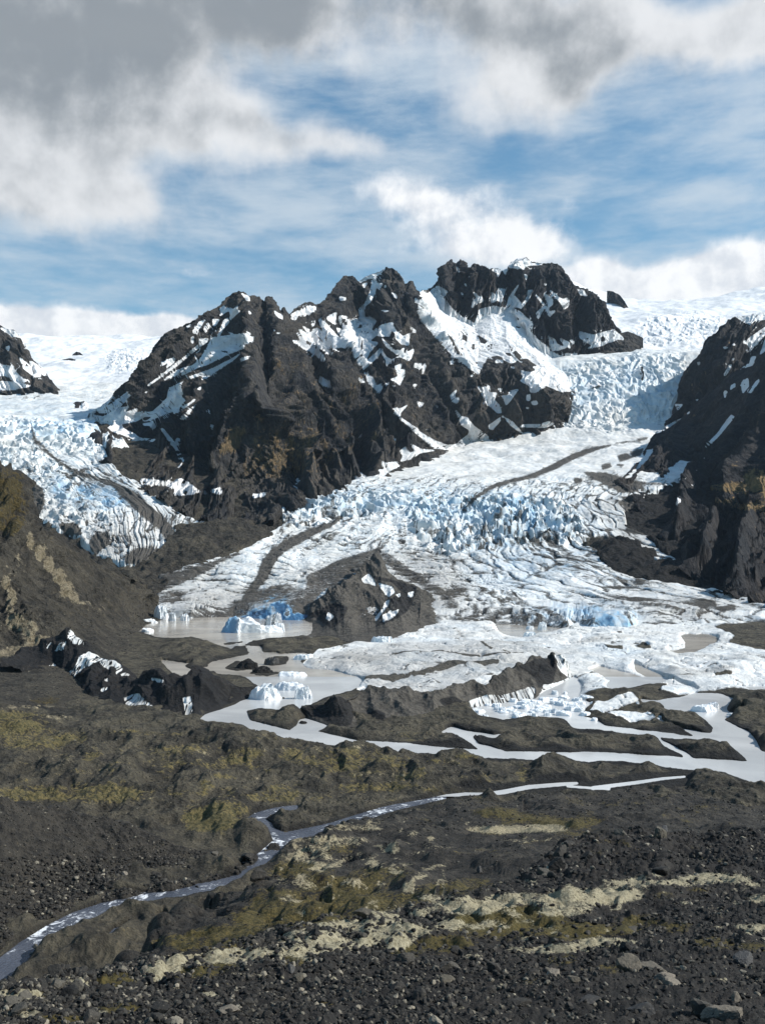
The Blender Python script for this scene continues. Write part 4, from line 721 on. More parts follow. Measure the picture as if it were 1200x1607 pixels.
md = [[(1046,690,2780),(1100,720,2700),(1200,740,2600),(1450,740,2500)], [(1046,674,2850),(1060,665,2850),(1100,670,2800),(1200,670,2750),(1450,650,2700)],
      [(1046,671,2870),(1060,640,2920),(1090,620,2900),(1130,590,2880),(1200,570,2880),(1450,540,2850)], ridgeD, [(X, Y+60, v+250) for X, Y, v in ridgeD]]
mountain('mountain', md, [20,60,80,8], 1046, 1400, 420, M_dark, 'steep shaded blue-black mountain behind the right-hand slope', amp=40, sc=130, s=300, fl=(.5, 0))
ridgeE = [(972,752,2060),(985,742,2150),(995,731,2250),(1005,716,2400),(1015,700,2550),(1022,684,2640),(1030,678,2650),(1050,669,2650),(1066,656,2650),(1080,645,2640),(1100,625,2600),(1130,600,2560),(1160,577,2520),(1200,545,2480),(1260,500,2400),(1450,390,2300)]
baseE = [(972,760),(985,768),(1000,795),(1025,822),(1048,852),(1070,882),(1100,906),(1130,924),(1180,939),(1250,955),(1450,970)]
me_ = [[(X, Y+14, v-30) for X, Y, v in on_ice(baseE)], on_ice(baseE, -4),
       [(972,757,2058),(1000,772,2070),(1030,785,2040),(1060,790,1980),(1100,800,1860),(1150,815,1760),(1200,830,1640),(1450,850,1500)],
       [(972,754,2060),(1000,745,2200),(1030,735,2280),(1060,735,2260),(1100,728,2200),(1150,715,2100),(1200,700,2000),(1260,680,1900),(1450,650,1800)], ridgeE, [(X, Y+60, v+200) for X, Y, v in ridgeE]]
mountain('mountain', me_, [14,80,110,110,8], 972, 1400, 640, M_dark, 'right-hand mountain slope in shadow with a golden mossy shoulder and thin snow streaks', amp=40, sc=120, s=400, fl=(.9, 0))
ridgeF = [(-400,420,3300),(-100,475,3300),(-30,500,3300),(0,509,3300),(10,515,3300),(25,519,3300),(34,528,3310),(40,537,3320),(38,546,3320),(50,562,3330),(62,572,3330),(72,581,3330),(76,592,3320),(84,605,3310),(92,614,3300)]
mf = [[(X, max(Y, 612)+8, 3100) for X, Y, v in ridgeF], [(X, 613+(X < 60)*1, 3150) for X, Y, v in ridgeF], [(X, (Y+613)/2+4, 3240) for X, Y, v in ridgeF], ridgeF, [(X, Y+60, v+250) for X, Y, v in ridgeF]]
mountain('mountain', mf, [10,40,50,8], -300, 92, 420, M_far, 'dark snow-streaked ridge at the far left above the ice', amp=22, sc=100, s=500, fl=(-.7, 0))
for (pts, lb) in (([(80,573,4200),(90,567,4220),(100,564,4230),(110,562,4240),(118,564,4240),(125,568,4230),(132,573,4200),(140,577,4180)], 'low dark rock island in the snowfield left of the central peak'),
                  ([(114,556,4500),(120,552,4520),(126,553,4520),(132,558,4500)], 'tiny dark rock spot in the snow above the rock island')):
    mountain('mountain', [[(X, 583 if len(pts) > 5 else 562, v-70) for X, Y, v in pts], [(X, Y+6, v-20) for X, Y, v in pts], pts, [(X, Y+30, v+150) for X, Y, v in pts]], [12,10,5], pts[0][0], pts[-1][0], 70, M_dark, lb, amp=8, sc=50, s=540)
pts = [(111,640,2720),(115,633,2740),(121,630,2750),(127,631,2750),(131,629,2750),(137,632,2740),(139,640,2730)]
mountain('mountain', [[(X, 658, 2560) for X, Y, v in pts], [(X, (Y+656)/2+2*math.sin(X), v-90) for X, Y, v in pts], pts, [(X, Y+26, v+60) for X, Y, v in pts]], [12,14,6], 111, 139, 70, M_dark, 'small black rock island between the left glacier and the central peak', amp=8, sc=40, s=570)
print("mountains", round(time.time()-T0, 1))
# ------------------------------------------------------------------ valley floor: river flats, bars, hummocks
HUM = canvas()
for (X, Y, rx, ry, h) in ((100,1205,260,60,3.0),(330,1190,120,40,3.5),(480,1190,140,26,4),(600,1200,90,22,3.5),(560,1235,160,14,2.5),(640,1215,60,16,5),(680,1225,60,16,4),(740,1230,70,10,3),(720,1190,30,9,4.5),(870,1197,26,3,3),(300,1250,160,34,3),(120,1245,160,20,2.5),(420,1330,50,30,2.5),(60,1140,120,20,2.5),(-100,1130,140,60,5),
    (640,1140,60,16,1.6),(850,1165,80,10,1.2),(1100,1180,50,8,1.4),(980,1090,50,12,3),(1180,1110,50,20,5),(1190,1150,40,25,3),(1060,1128,40,10,2.5),(860,1140,50,6,2),(330,1010,60,14,6),(300,1025,60,12,5),(280,1045,40,8,4),(440,1010,60,9,5),(470,1005,30,7,5),(385,1050,20,5,3.5),(415,1056,20,3,2.5),(430,1130,45,12,4),(355,1095,30,7,2),
    (520,1050,50,12,2.5),(700,1045,110,16,3),(800,1030,70,12,3),(740,992,60,10,3),(1100,1050,150,22,3),(930,1000,80,12,3.5),(1000,1020,80,10,2)):
    b_ = canvas(); blob(b_, X, Y, rx, ry, h); HUM = np.maximum(HUM, b_)
HUMf = blur(HUM, 5, 2)
SURF = {}
def valley():
    ys = np.concatenate([np.arange(1760, 1300, -2.0), np.arange(1300, 950, -.62/Q)]).astype(f32)
    xs = np.linspace(-380, 1560, int(1650*Q)).astype(f32)
    X, Y = np.meshgrid(xs, ys); v = EYE*FPX/(Y-YH); x = (X-600)/FPX*v
    w = samp(WATf, X, Y); wb = samp(WATb, X, Y); hm = samp(HUMf, X, Y); ic = samp(ICEf, X, Y)
    wn = sstep(.36, .64, samp(WATs, X, Y)+fbm(x/14, v/26, 4, 591, .6)*.28+fbm(x/60, v/110, 3, 593)*.10); w = np.where((Y < 1200) & ~((X < 600) & (Y > 1140) & (Y < 1185)), wn, w)
    near = sstep(560, 380, v)
    land = sstep(.62, .0, wb)
    n = fbm(x/26, v/40, 5, 601); r = ridged(x/22, v/30, 4, 611)-.9
    z = .25+land*(.5+hm*(.75+.5*n)+ (near*2.2+.6)*np.clip(n+.15, -.2, 1)+r*(.7+1.3*near)*(1-ic)+fbm(x/5, v/7, 4, 621)*(.25+.2*near)*(1-.6*ic))
    j1, j2, jc = voronoi((x+fbm(x/30,v/30,3,641)*14)/34, (v+fbm(x/30,v/30,3,643)*20)/60, 41); je = sstep(0, .07, j2-j1)
    z = z+ic*(land*(.5+np.abs(fbm(x/40, v/50, 4, 631))*2.2)-(1-je)*.9+(jc/4096.-.5)*.5)
    z = np.where(w > .45, -1.2, np.maximum(z, .06+.0*z)); z = z*(1-w)+(-1.2)*w
    # braid marks on the bars
    X2, Y2 = pix(x, v, z)
    red = samp(FDIRTf, X, Y)
    pale = samp(PALEf, X2, Y2)
    silt = sstep(.15, .6, wb)*(1-w)*.0
    o = grid_mesh('valley_ground', x, v, z, (0, samp(MOSSf, X2, Y2), pale, np.clip(.25*sstep(1120,1150,Y2)*sstep(600,700,X)*(Y < 1240)+.55*sstep(.1,.4,wb)*(1-ic), 0, 1)), (.25*ic*np.clip(fbm(x/50, v/70, 3, 651), 0, 1), np.clip(red*sstep(.8, .9, red)+(1-je)*.55*(fbm(x/60, v/80, 3, 661) > 0), 0, 1), ic, np.clip(red*.9*(red < .85)+.2*np.clip(fbm(x/40, v/60, 4, 671)+.1, 0, 1), 0, 1)), M_val)
    SURF['valley'] = (x, v, z, X2, Y2)
    return tag(o, 'flat gravel river plain with low mossy hummocks and sheets of white ice', kind='structure')
valley()

def water_material(name, c1, c2, rough, sc, foam=0.0, bumps=.15):
    m = bpy.data.materials.new(name); m.use_nodes = True; g = NG(m.node_tree); g.n.clear()
    out = g.n.new('ShaderNodeOutputMaterial'); b = g.n.new('ShaderNodeBsdfPrincipled'); g.l.new(b.outputs[0], out.inputs[0])
    P = g.n.new('ShaderNodeNewGeometry').outputs['Position']
    n = g.noise(P, 1/sc, 5, .6, .5); c = g.mix(g.ramp(n, .35, .65), (*c1, 1), (*c2, 1)); f = None
    if foam > 0:
        fn = g.math('ADD', g.math('MULTIPLY', g.noise(P, .35, 6, .65, 1.2), .6), g.math('MULTIPLY', g.noise(P, .06, 3, .5, .5), .4))
        f = g.ramp(fn, .56-foam*.12, .64-foam*.08); c = g.mix(f, c, (.75, .78, .82, 1))
    g.l.new(c, b.inputs['Base Color']); b.inputs['IOR'].default_value = 1.33
    if f is not None: g.put(b, 'Roughness', g.ramp(f, 0, 1, rough, .6))
    else: b.inputs['Roughness'].default_value = rough
    g.l.new(g.bump(g.noise(P, 1.3, 4, .6), bumps, .25), b.inputs['Normal'])
    return m
M_lag = water_material("lagoon_water", (.50,.46,.40), (.33,.305,.27), .14, 60, 0, .08)
M_riv = water_material("river_water", (.60,.605,.60), (.46,.47,.475), .16, 45, 0, .12)
M_str = water_material("stream_water", (.060,.070,.092), (.09,.10,.125), .2, 12, .22, .9)
def water_sheet(name, Ya, Yb, X0, X1, mat, label, z=0.0):
    ys = np.linspace(Ya, Yb, 60); xs = np.linspace(X0, X1, 60); X, Y = np.meshgrid(xs, ys); v = EYE*FPX/(Y-YH); x = (X-600)/FPX*v
    idx = np.arange(3600).reshape(60, 60); q = np.stack([idx[:-1,:-1], idx[:-1,1:], idx[1:,1:], idx[1:,:-1]], -1).reshape(-1, 4)
    o = raw_mesh(name, np.stack([x, v, 0*x+z], -1).reshape(-1, 3), q, mat)
    return tag(o, label, kind='structure')
water_sheet('lagoon_water', 1062, 955, -200, 1500, M_lag, 'milky brown lagoon water below the glacier front')
water_sheet('river_water', 1206, 1062, -200, 1500, M_riv, 'pale milky braided river winding between dark gravel bars')
water_sheet('river_water', 1250, 1206, 560, 1500, M_riv, 'thin pale side channel on the gravel plain')
water_sheet('stream_water', 1700, 1250, -300, 700, M_str, 'fast blue-grey stream with white rapids in the gully')
water_sheet('stream_water', 1250, 1206, -200, 560, M_str, 'hidden upper reach of the stream')
print("valley", round(time.time()-T0, 1))

def ground(name, curves, rows, X0, X1, n, mat, label, disp, attrs, kind='structure', smooth_it=8, keep=None, key=None):
    X, v, z = loft(curves, rows, X0, X1, n); z = soft(z, smooth_it); v = soft(v, smooth_it)
    x = (X-600)/FPX*v; Y0 = YH-(z-EYE)*FPX/v
    nx, ny, nz = normals(x, v, z)
    x2, y2, z2 = disp(X, Y0, x, v, z, nx, ny, nz)
    X2, Y2 = pix(x2, y2, z2)
    A, B = attrs(X2, Y2, x2, y2, z2)
    o = grid_mesh(name, x2, y2, z2, A, B, mat)
    if key: SURF[key] = (x2, y2, z2, X2, Y2)
    if kind == 'structure': tag(o, label, kind='structure')
    return o
def at0(X, Y, z=0.): return (X, Y, (EYE-z)*FPX/(Y-YH))
def rocky(s, a1, s1, a2=0, s2=1, ridge=True, stretch=1.6):
    def d(X, Y, x, v, z, nx, ny, nz):
        h = ((ridged(x/s1+z/s1*.6, v/(s1*stretch)-z/s1, 5, s)-1.0) if ridge else fbm(x/s1, v/s1+z/s1, 5, s))*a1
        if a2: h = h+fbm(x/s2+z/s2, v/s2+z/s2, 5, s+9, .6)*a2
        return x+nx*h, v+ny*h, z+nz*h
    return d
NOATT = lambda X, Y, x, y, z: ((0, samp(MOSSf, X, Y), samp(PALEf, X, Y), 0), (0, 0, 0, 0))
# hillside on the left
crestL = [(-400,560,1000),(-150,660,980),(-40,715,960),(0,736,950),(18,740,950),(26,748,950),(34,760,950),(37,780,950),(42,800,955),(50,820,960),(66,836,965),(90,848,980),(120,862,1000),(150,876,1040),(190,886,1080),(215,900,1100),(232,925,1110),(248,950,1110),(262,962,1120)]
hillL = [[at0(-400,1190,-4),at0(0,1150,-3),at0(100,1140,-3),at0(150,1110,-3),at0(200,1040,-3),at0(230,985,-3),at0(262,975,-3)],
         [at0(-400,1160,8),at0(0,1110,4),at0(60,1112,1.5),at0(100,1120,.5),at0(150,1085,.5),at0(200,1025,.5),at0(228,980,.5),at0(262,970,.3)],
         [(-400,1000,640),(-100,1012,640),(0,1022,640),(60,1012,655),(100,1015,665),(150,1000,730),(200,985,900),(232,968,1060),(262,968,1090)],
         [(-400,850,760),(-100,880,740),(0,900,735),(40,905,750),(80,920,770),(120,940,800),(150,945,850),(200,945,980),(232,955,1085),(262,966,1105)],
         crestL, [(X, Y+90, v+110) for X, Y, v in crestL]]
def dispL(X, Y, x, v, z, nx, ny, nz):
    a = X-Y*.9
    h = (ridged(x/60+z/45, z/130+v/200, 5, 701)-1.0)*12+(ridged(x/16+z/11, z/60+v/90, 4, 705)-1)*3.2+fbm(x/12+z/9, v/12, 5, 711, .6)*2.2
    c = samp(blur(PALE, 4, 2), X, Y)*sstep(800, 900, Y); h = h+c*5*(.2+ridged(x/7, z/9, 4, 721, .6)*.9)
    cr = np.exp(-((X-10)/30)**2-((Y-790)/50)**2); h = h+cr*8*np.abs(fbm(x/16, z/30, 3, 731))*3
    k = np.clip((z-4)/25, .07, 1)
    return x+nx*h*k, v+ny*h*k, z+nz*h*k
ground('hillside', hillL, [10,90,110,130,8], -380, 262, 900, M_hill, 'steep brown hillside with pale crags and olive moss on the left', dispL, NOATT, key='hillL')
# rubble cone on the glacier front
crestK = [(470,980,1080),(480,962,1100),(492,944,1130),(505,932,1150),(520,922,1170),(535,914,1180),(548,905,1220),(560,893,1280),(575,880,1340),(588,868,1370),(598,867,1370),(606,886,1320),(612,901,1280),(625,909,1260),(640,915,1240),(656,921,1220),(670,930,1200),(685,941,1170),(700,951,1140),(712,962,1110),(722,975,1080)]
cone = [[at0(470,1004,-3),at0(520,1008,-3),at0(570,1022,-3),at0(612,1016,-3),at0(652,1002,-3),at0(690,990,-3),at0(722,986,-3)],
        [at0(470,998,.5),at0(520,1000,1),at0(570,1014,1),at0(612,1007,1),at0(652,993,1),at0(690,981,1),at0(722,978,1)],
        [(470,990,1000),(490,978,1020),(520,955,1060),(540,950,1040),(560,965,1030),(590,962,1060),(612,945,1100),(640,945,1110),(660,945,1100),(690,968,1080),(722,978,1070)],
        crestK, [(X, Y+60, v+120) for X, Y, v in crestK]]
def conemask(X, Y, x, y, z):
    n = fbm(x/14, y/20, 4, 733)*.3
    c = canvas(); polys(c, (480,820), 4, [[(350,350),(395,320),(430,360),(440,400),(400,385),(360,380)],[(450,375),(540,400),(560,440),(520,470),(480,430)],[(500,490),(530,480),(510,530),(470,580),(440,620),(430,600),(480,540)],[(560,450),(600,440),(585,470)],[(540,560),(500,600),(490,590),(530,550)],[(180,300),(300,270),(290,330),(150,400),(60,420),(40,400)],[(640,440),(680,430),(670,470),(640,470)],[(20,380),(150,380),(120,450),(0,520),(-60,500)],[(140,560),(180,590),(150,620),(120,600)],[(480,580),(590,540),(560,590),(480,630)]], 1.0)
    d = canvas(); polys(d, (480,820), 4, [[(180,500),(270,530),(230,620),(160,670),(60,600),(0,580)],[(410,330),(520,350),(700,400),(690,460),(640,560),(560,610),(410,670),(440,640),(560,540),(520,480),(600,440),(540,380),(430,360)]], .8)
    ic = samp(blur(c,1,1), X, Y); k = samp(blur(d,2,1), X, Y)
    return (0,0,0,k), (.05, 0, np.clip(ic+(ic > .05)*n, 0, 1), 0)
def dispK(X, Y, x, v, z, nx, ny, nz):
    h = (ridged(x/34+z/30, z/90-x/90, 4, 741, .45)-1.0)*5+fbm(x/7, v/9+z/6, 5, 751, .6)*1.3
    k = np.clip((z-.5)/8, .1, 1)
    return x+nx*h*k, v+ny*h*k, z+nz*h*k
ground('moraine', cone, [8,70,90,8], 470, 722, 420, M_cone, 'brown rubble pyramid riding on the middle of the glacier front', dispK, conemask)
# black ice hills by the lagoon
def hill(name, base, crest, label, n=300, mat=None, amp=2.5, sc=14, s=800, icep=(), dark=.3, darkp=(), bk=30, bd=35, rows=(6,60,14,10), vcrest=None, cat=None):
    b = [at0(X, Y, z) for X, Y, z in base]; lo = [(X, Y+8, v-5) for X, Y, v in b]
    bx = np.array(b); c = [(X, Y, v) for X, Y, v in crest]
    c2 = [(X, Y+2+bk*.25, v+bd*.5) for X, Y, v in c]
    c3 = [(X, (EYE+4)*FPX/(v+bd*2.2)+YH, v+bd*2.2) for X, Y, v in c]
    def dp(X, Y, x, v, z, nx, ny, nz):
        h = (ridged(x/sc+z/sc*.5, v/(sc*2.4)+z/(sc*2.5), 4, s, .4)-.85)*amp*.8+fbm(x/5, v/6+z/4, 3, s+7, .5)*amp*.12
        k = np.clip((z)/4, .1, 1)
        return x+nx*h*k, v+ny*h*k, z+nz*h*k
    def at(X, Y, x, y, z):
        ic = 0*X
        if len(icep):
            cc = canvas()
            for p in icep: poly(cc, p, 1.0)
            ic = samp(blur(cc, 1, 1), X, Y); ic = np.clip(ic*(1+.0*X)-(ic > .03)*np.clip(ridged(x/2.6, z/9, 3, s+15)-.95, 0, 1)*1.5+(ic > .1)*fbm(x/6, z/6, 3, s+19)*.3, 0, 1)
        dk = dark+0*X
        if len(darkp):  # faces painted black: dark rubble, and the shade on the cliff's left
            cc = canvas()
            for p in darkp: poly(cc, p, 1.0)
            dk = dk+samp(blur(cc, 2, 1), X, Y)
        return (0, 0, 0, np.clip(dk+fbm(x/12, z/10, 4, s+21)*.4, 0, 1)), (.04, 0, ic, np.clip(.35+fbm(x/5, z/7, 3, s+25)*.7, 0, 1))
    return ground(name, [lo, b, c, c2, c3], list(rows), base[0][0], base[-1][0], n, mat or M_blk, label, dp, at, smooth_it=2)
def q(o, pts): return [(o[0]+a/4, o[1]+b/4) for a, b in pts]
b4 = [(2,1036,14),(20,1040,12),(37,1048,9),(60,1058,5),(85,1064,2),(107,1071,.5),(125,1082,.2),(140,1091,0),(158,1098,0),(175,1103,0),(192,1105,0),(212,1100,0)]
c4 = [(2,1034,590),(20,1026,600),(37,1019,605),(52,1012,610),(75,1001,615),(88,993,620),(100,986,620),(109,983,620),(114,988,620),(121,995,615),(132,1007,610),(142,1016,600),(150,1022,598),(158,1026,590),(166,1027,588),(175,1032,580),(183,1036,575),(192,1046,570),(200,1053,565),(207,1060,560),(212,1066,556)]
hill('moraine', b4, c4, 'black ice-cored ridge with grey ice faces at the foot of the left hillside', 420, s=800, amp=4, sc=20, dark=.35,
     icep=[q((0,960), [(440,110),(480,145),(535,190),(530,212),(455,205),(420,160)]), q((0,960), [(380,190),(430,180),(400,240),(340,250)]), q((0,960), [(500,270),(560,250),(640,280),(700,290),(760,330),(780,380),(830,400),(760,405),(690,370),(640,340),(620,310),(560,340),(500,380),(440,440),(400,400),(470,350)]), q((0,960), [(290,350),(340,320),(370,355),(320,365)]), q((0,960), [(330,190),(300,230),(280,250),(300,200)])])
b5 = [(108,1074,.2),(125,1084,0),(140,1093,0),(158,1101,0),(175,1107,0),(192,1112,0),(210,1117,0),(230,1123,0),(250,1128,0),(280,1132,0),(305,1131,0),(320,1122,0),(345,1114,0),(365,1105,0),(385,1098,0),(410,1088,0),(418,1085,0)]
c5 = [at0(108,1072,.6),at0(116,1062,4),at0(125,1056,8),at0(134,1050,10),at0(150,1044,12),at0(160,1050,10),at0(166,1054,9),at0(176,1051,10),at0(187,1062,7),at0(207,1062,7),at0(222,1056,10),at0(236,1057,12),at0(250,1052,14),at0(262,1058,13),at0(272,1062,12),at0(282,1060,13),at0(292,1055,15),at0(303,1050,16),at0(315,1048,17),at0(324,1050,16),at0(332,1056,14),at0(342,1065,11),at0(352,1070,9),at0(366,1073,8),at0(380,1075,7),at0(396,1078,5),at0(410,1081,2.5),at0(418,1084,.5)]
hill('moraine', b5, c5, 'long black ice hill with white streaked ice faces along its foot beside the river', 620, s=830, amp=5, sc=17, dark=.45,
     icep=[q((0,960), [(780,540),(860,510),(900,540),(960,590),(990,640),(900,620),(830,610),(790,580)]), q((0,960), [(1010,610),(1070,620),(1100,660),(1080,675),(1020,660)]), q((200,920), [(360,720),(400,690),(415,780),(390,800),(360,780)]), q((0,960), [(1150,540),(1200,530),(1200,680),(1160,640)]), q((200,920), [(150,570),(240,590),(230,610),(150,590)]), q((200,920), [(10,690),(80,670),(60,720),(120,740),(0,740)]), q((0,960), [(650,400),(680,400),(680,440),(650,430)]), q((0,960), [(640,480),(680,470),(670,510),(630,500)])])
b6 = [(462,1122,0),(478,1126,0),(495,1132,0),(515,1139,0),(535,1141,0),(560,1140,0),(580,1137,0),(600,1138,0),(630,1136,0),(660,1130,0),(690,1122,0),(715,1118,0),(735,1112,0),(760,1107,0),(790,1103,0),(820,1099,0),(840,1096,0),(850,1086,0),(865,1078,0),(880,1072,0),(893,1064,0)]
c6 = [at0(462,1119,.8),at0(470,1112,3),at0(485,1104,6),at0(495,1100,7.5),at0(508,1096,9),at0(520,1093,10),at0(532,1090,10.5),at0(545,1092,10),at0(553,1090,9.5),at0(565,1083,9.5),at0(580,1080,9.5),at0(600,1083,9),at0(615,1081,9),at0(630,1081,9),at0(650,1084,8.5),at0(680,1086,7.5),at0(692,1085,7.5),at0(705,1078,8),at0(725,1072,8.5),at0(745,1069,8.5),at0(765,1068,8.5),at0(780,1062,9),at0(795,1053,11),at0(803,1048,11),at0(812,1044,11.5),at0(820,1040,12),at0(832,1034,12),at0(845,1031,12),at0(858,1028,12.5),at0(865,1025,13),at0(870,1029,12.5),at0(878,1030,12),at0(886,1034,11),at0(890,1042,8),at0(893,1062,.5)]
hill('moraine', b6, c6, 'long dark rubble-covered ice ridge ending in a sheer white ice cliff, its shaded left painted black', 900, mat=M_cone, s=860, amp=4.0, sc=17, dark=.05, rows=(6,80,14,10), darkp=[q((380,1020), [(380,370),(460,330),(560,300),(610,290),(680,330),(700,400),(680,470),(560,475),(500,430),(430,420)]), q((380,1020), [(780,400),(850,380),(900,400),(880,460),(820,470)]), q((600,980), [(850,260),(960,220),(1060,185),(1090,270),(1080,350),(1050,400),(980,390),(960,340),(900,290)]), q((600,980), [(350,470),(450,450),(510,490),(490,530),(380,510)])],
     icep=[q((600,980), [(1075,185),(1130,195),(1180,215),(1165,330),(1120,300),(1095,260)]), q((600,980), [(540,480),(600,460),(650,440),(760,440),(930,390),(960,400),(950,470),(760,500),(640,520),(530,525)])])
print("ridges", round(time.time()-T0, 1))

# ------------------------------------------------------------------ nearer slopes
# dark gravel hill beyond the stream on the left
crestB = [(-400,1215,230),(-150,1235,228),(0,1252,232),(60,1261,240),(100,1266,245),(150,1277,250),(200,1291,250),(250,1318,250),(300,1336,250),(340,1348,250),(375,1354,254),(410,1352,262),(440,1345,268)]
hillB = [[at0(-400,1700,-2),at0(-100,1560,-2),at0(0,1505,-2),at0(60,1466,-2),at0(100,1446,-2),at0(200,1420,-2),at0(300,1402,-2),at0(370,1384,-2),at0(440,1360,-2)],
         [at0(-400,1640,.4),at0(-100,1545,.4),at0(0,1488,.4),at0(60,1450,.4),at0(100,1430,.4),at0(200,1406,.4),at0(300,1388,.4),at0(370,1370,.4),at0(400,1345,.4),at0(440,1318,.4)],
         [(-400,1480,200),(-100,1440,200),(0,1400,206),(100,1380,222),(200,1372,232),(300,1368,238),(375,1362,246),(440,1350,262)],
         crestB, [(X, Y+25, v+40) for X, Y, v in crestB]]
ground('hillside', hillB, [8,90,130,10], -360, 440, 800, M_mid, 'dark gravel hillside dotted with stones beyond the stream', rocky(901, 1.1, 16, .45, 3, stretch=1), lambda X, Y, x, y, z: ((0, samp(MOSSf, X, Y)*.4, samp(PALEf, X, Y)*.3, .38), (0,0,0,0)), key='hillB')
# gravel dome and mossy flank between the eye and the stream
crestD = [(150,1570,70),(200,1512,84),(225,1492,90),(245,1472,96),(262,1458,100),(280,1446,104),(300,1438,108),(318,1430,112),(330,1420,116),(345,1408,122),(362,1398,127),(382,1384,133),(415,1364,142),(450,1340,154),(500,1312,172),(520,1300,180),(560,1287,205),(600,1285,224),(640,1275,242),(680,1265,256),(720,1258,266),(780,1252,278),(850,1248,290),(920,1247,298),(1010,1238,315),(1100,1242,320),(1200,1246,325),(1600,1260,330)]
domeD = [[(150,1720,34),(230,1640,36),(300,1600,38),(600,1560,44),(800,1500,52),(1000,1450,66),(1200,1430,76),(1600,1430,80)],
         [(150,1630,48),(230,1560,54),(300,1520,60),(420,1470,72),(520,1440,82),(600,1430,88),(700,1420,96),(800,1400,106),(900,1370,122),(1000,1350,136),(1200,1345,145),(1600,1350,150)],
         [(150,1600,58),(230,1520,74),(300,1470,88),(380,1430,104),(450,1390,124),(520,1350,146),(600,1330,166),(700,1310,190),(800,1300,205),(900,1290,220),(1000,1285,232),(1200,1280,245),(1600,1290,250)],
         crestD, [(X, Y+(90 if X < 540 else 25), v+(26 if X < 540 else 30)) for X, Y, v in crestD], [(X, Y+(150 if X < 540 else 60), v+(44 if X < 540 else 60)) for X, Y, v in crestD]]
def dispD(X, Y, x, v, z, nx, ny, nz):
    ms = np.clip(samp(MOSSf, X, Y)+samp(PALEf, X, Y), 0, 1)
    cs = np.clip(v/48, .8, 3.2); f1, f2, c = voronoi(x/1.1+fbm(x/5, v/5, 2, 921), v/1.5, 9); F1, F2, c = voronoi(x/3.2+fbm(x/5, v/5, 2, 923), v/4.2, 10); f1 = f1+(F1-f1)*sstep(70, 120, v)
    h = (ridged(x/24, v/40, 4, 911)-1)*1.6*sstep(40, 110, v)+fbm(x/5, v/9, 4, 915, .5)*.5+ms*((.7-f1*f1)*.17*cs+fbm(x/6, v/9, 4, 917, .5)*1.0)*sstep(200, 140, v)-np.clip(ridged(x/14, v/20, 3, 919, .5)-1.1, 0, 1)*3*sstep(600, 540, X)
    edge = np.exp(-((v-np.interp(X, [p[0] for p in crestD], [p[2] for p in crestD]))/9)**2)*(X < 540)
    h = h-edge*ridged(x/5, v/5, 3, 931)*1.2+edge*.8
    for (a, b) in ((960,1255),(1050,1275)): pass
    g = np.exp(-((Y-(1236+(X-850)*.13))/5)**2)*(X > 860)*(X < 1250); h = h-g*1.5
    g = np.exp(-((Y-(1262+(X-850)*.16))/5)**2)*(X > 820)*(X < 1250); h = h-g*1.3
    return x+nx*h, v+ny*h, z+nz*h
ground('hillside', domeD, [10,70,120,130,30,14], 152, 1560, 1250, M_mid, 'dark gravel dome with a mossy left flank dropping to the stream', dispD, NOATT, key='domeD')
# the slope underfoot
crestN = [(-500,1640,7),(-100,1572,8.2),(0,1553,8.8),(60,1541,9.2),(130,1530,9.8),(200,1516,10.8),(250,1507,11.6),(300,1500,12.2),(380,1484,13.2),(450,1462,14.6),(520,1446,16),(600,1440,18),(660,1420,20),(700,1412,22),(760,1398,26),(820,1380,30),(848,1352,34),(870,1338,38),(895,1322,42),(915,1318,44),(960,1312,47),(1000,1308,48),(1040,1304,49),(1080,1312,50),(1130,1314,50),(1200,1312,50),(1300,1300,50),(1700,1280,50)]
nearN = [[(-500,3200,1.2),(600,3150,1.2),(1700,3200,1.2)], [(-500,2160,3),(600,2100,3),(1700,2060,3)], [(-500,1700,6.4),(0,1660,6.8),(600,1640,7),(1200,1610,7.4),(1700,1600,7.6)],
         [(-500,1660,6.8),(0,1600,7.8),(130,1575,8.6),(300,1540,10.2),(520,1510,11.5),(700,1490,13),(900,1455,17),(1040,1420,22),(1200,1400,25),(1700,1370,27)],
         crestN, [(X, Y+60, v+max(1.2, v*.10)) for X, Y, v in crestN], [(X, Y+240, v+max(8, v*.4)) for X, Y, v in crestN]]
def dispN(X, Y, x, v, z, nx, ny, nz):
    ms, pl = samp(MOSSf, X, Y), samp(PALEf, X, Y); s = np.clip(v/10, .6, 4)
    q_ = s**.5
    wx = x+fbm(x/.8, v/.8, 3, 941)*.25; f1, f2, c = voronoi(wx/(.42*q_), v/(.5*q_), 13)
    p1, p2, c2 = voronoi(x/(.11*q_), v/(.11*q_), 17)
    cush = sstep(0, .7, .75-f1)*.12*q_*s**.4
    h = fbm(x/2.2, v/2.2, 4, 951)*.10*s+pl*(cush+.05)+ms*(cush*.8+np.abs(fbm(x/.12, v/.12, 3, 961))*.025*s**.5)+(1-np.clip(ms+pl, 0, 1))*((.6-p1)*.05*q_+fbm(x/.2, v/.2, 4, 971)*.03*q_)
    k = sstep(2.5, 6, v)
    h = h*k
    h = h+np.exp(-((X-890)/40)**2-((Y-1345)/22)**2)*.0
    return x+nx*h, v+ny*h, z+nz*h
ground('foreground_ground', nearN, [10,40,150,200,24,14], -480, 1680, 1650, M_near, 'stony slope underfoot with cream moss cushions and olive moss', dispN, NOATT, key='near', smooth_it=5)
print("slopes", round(time.time()-T0, 1))
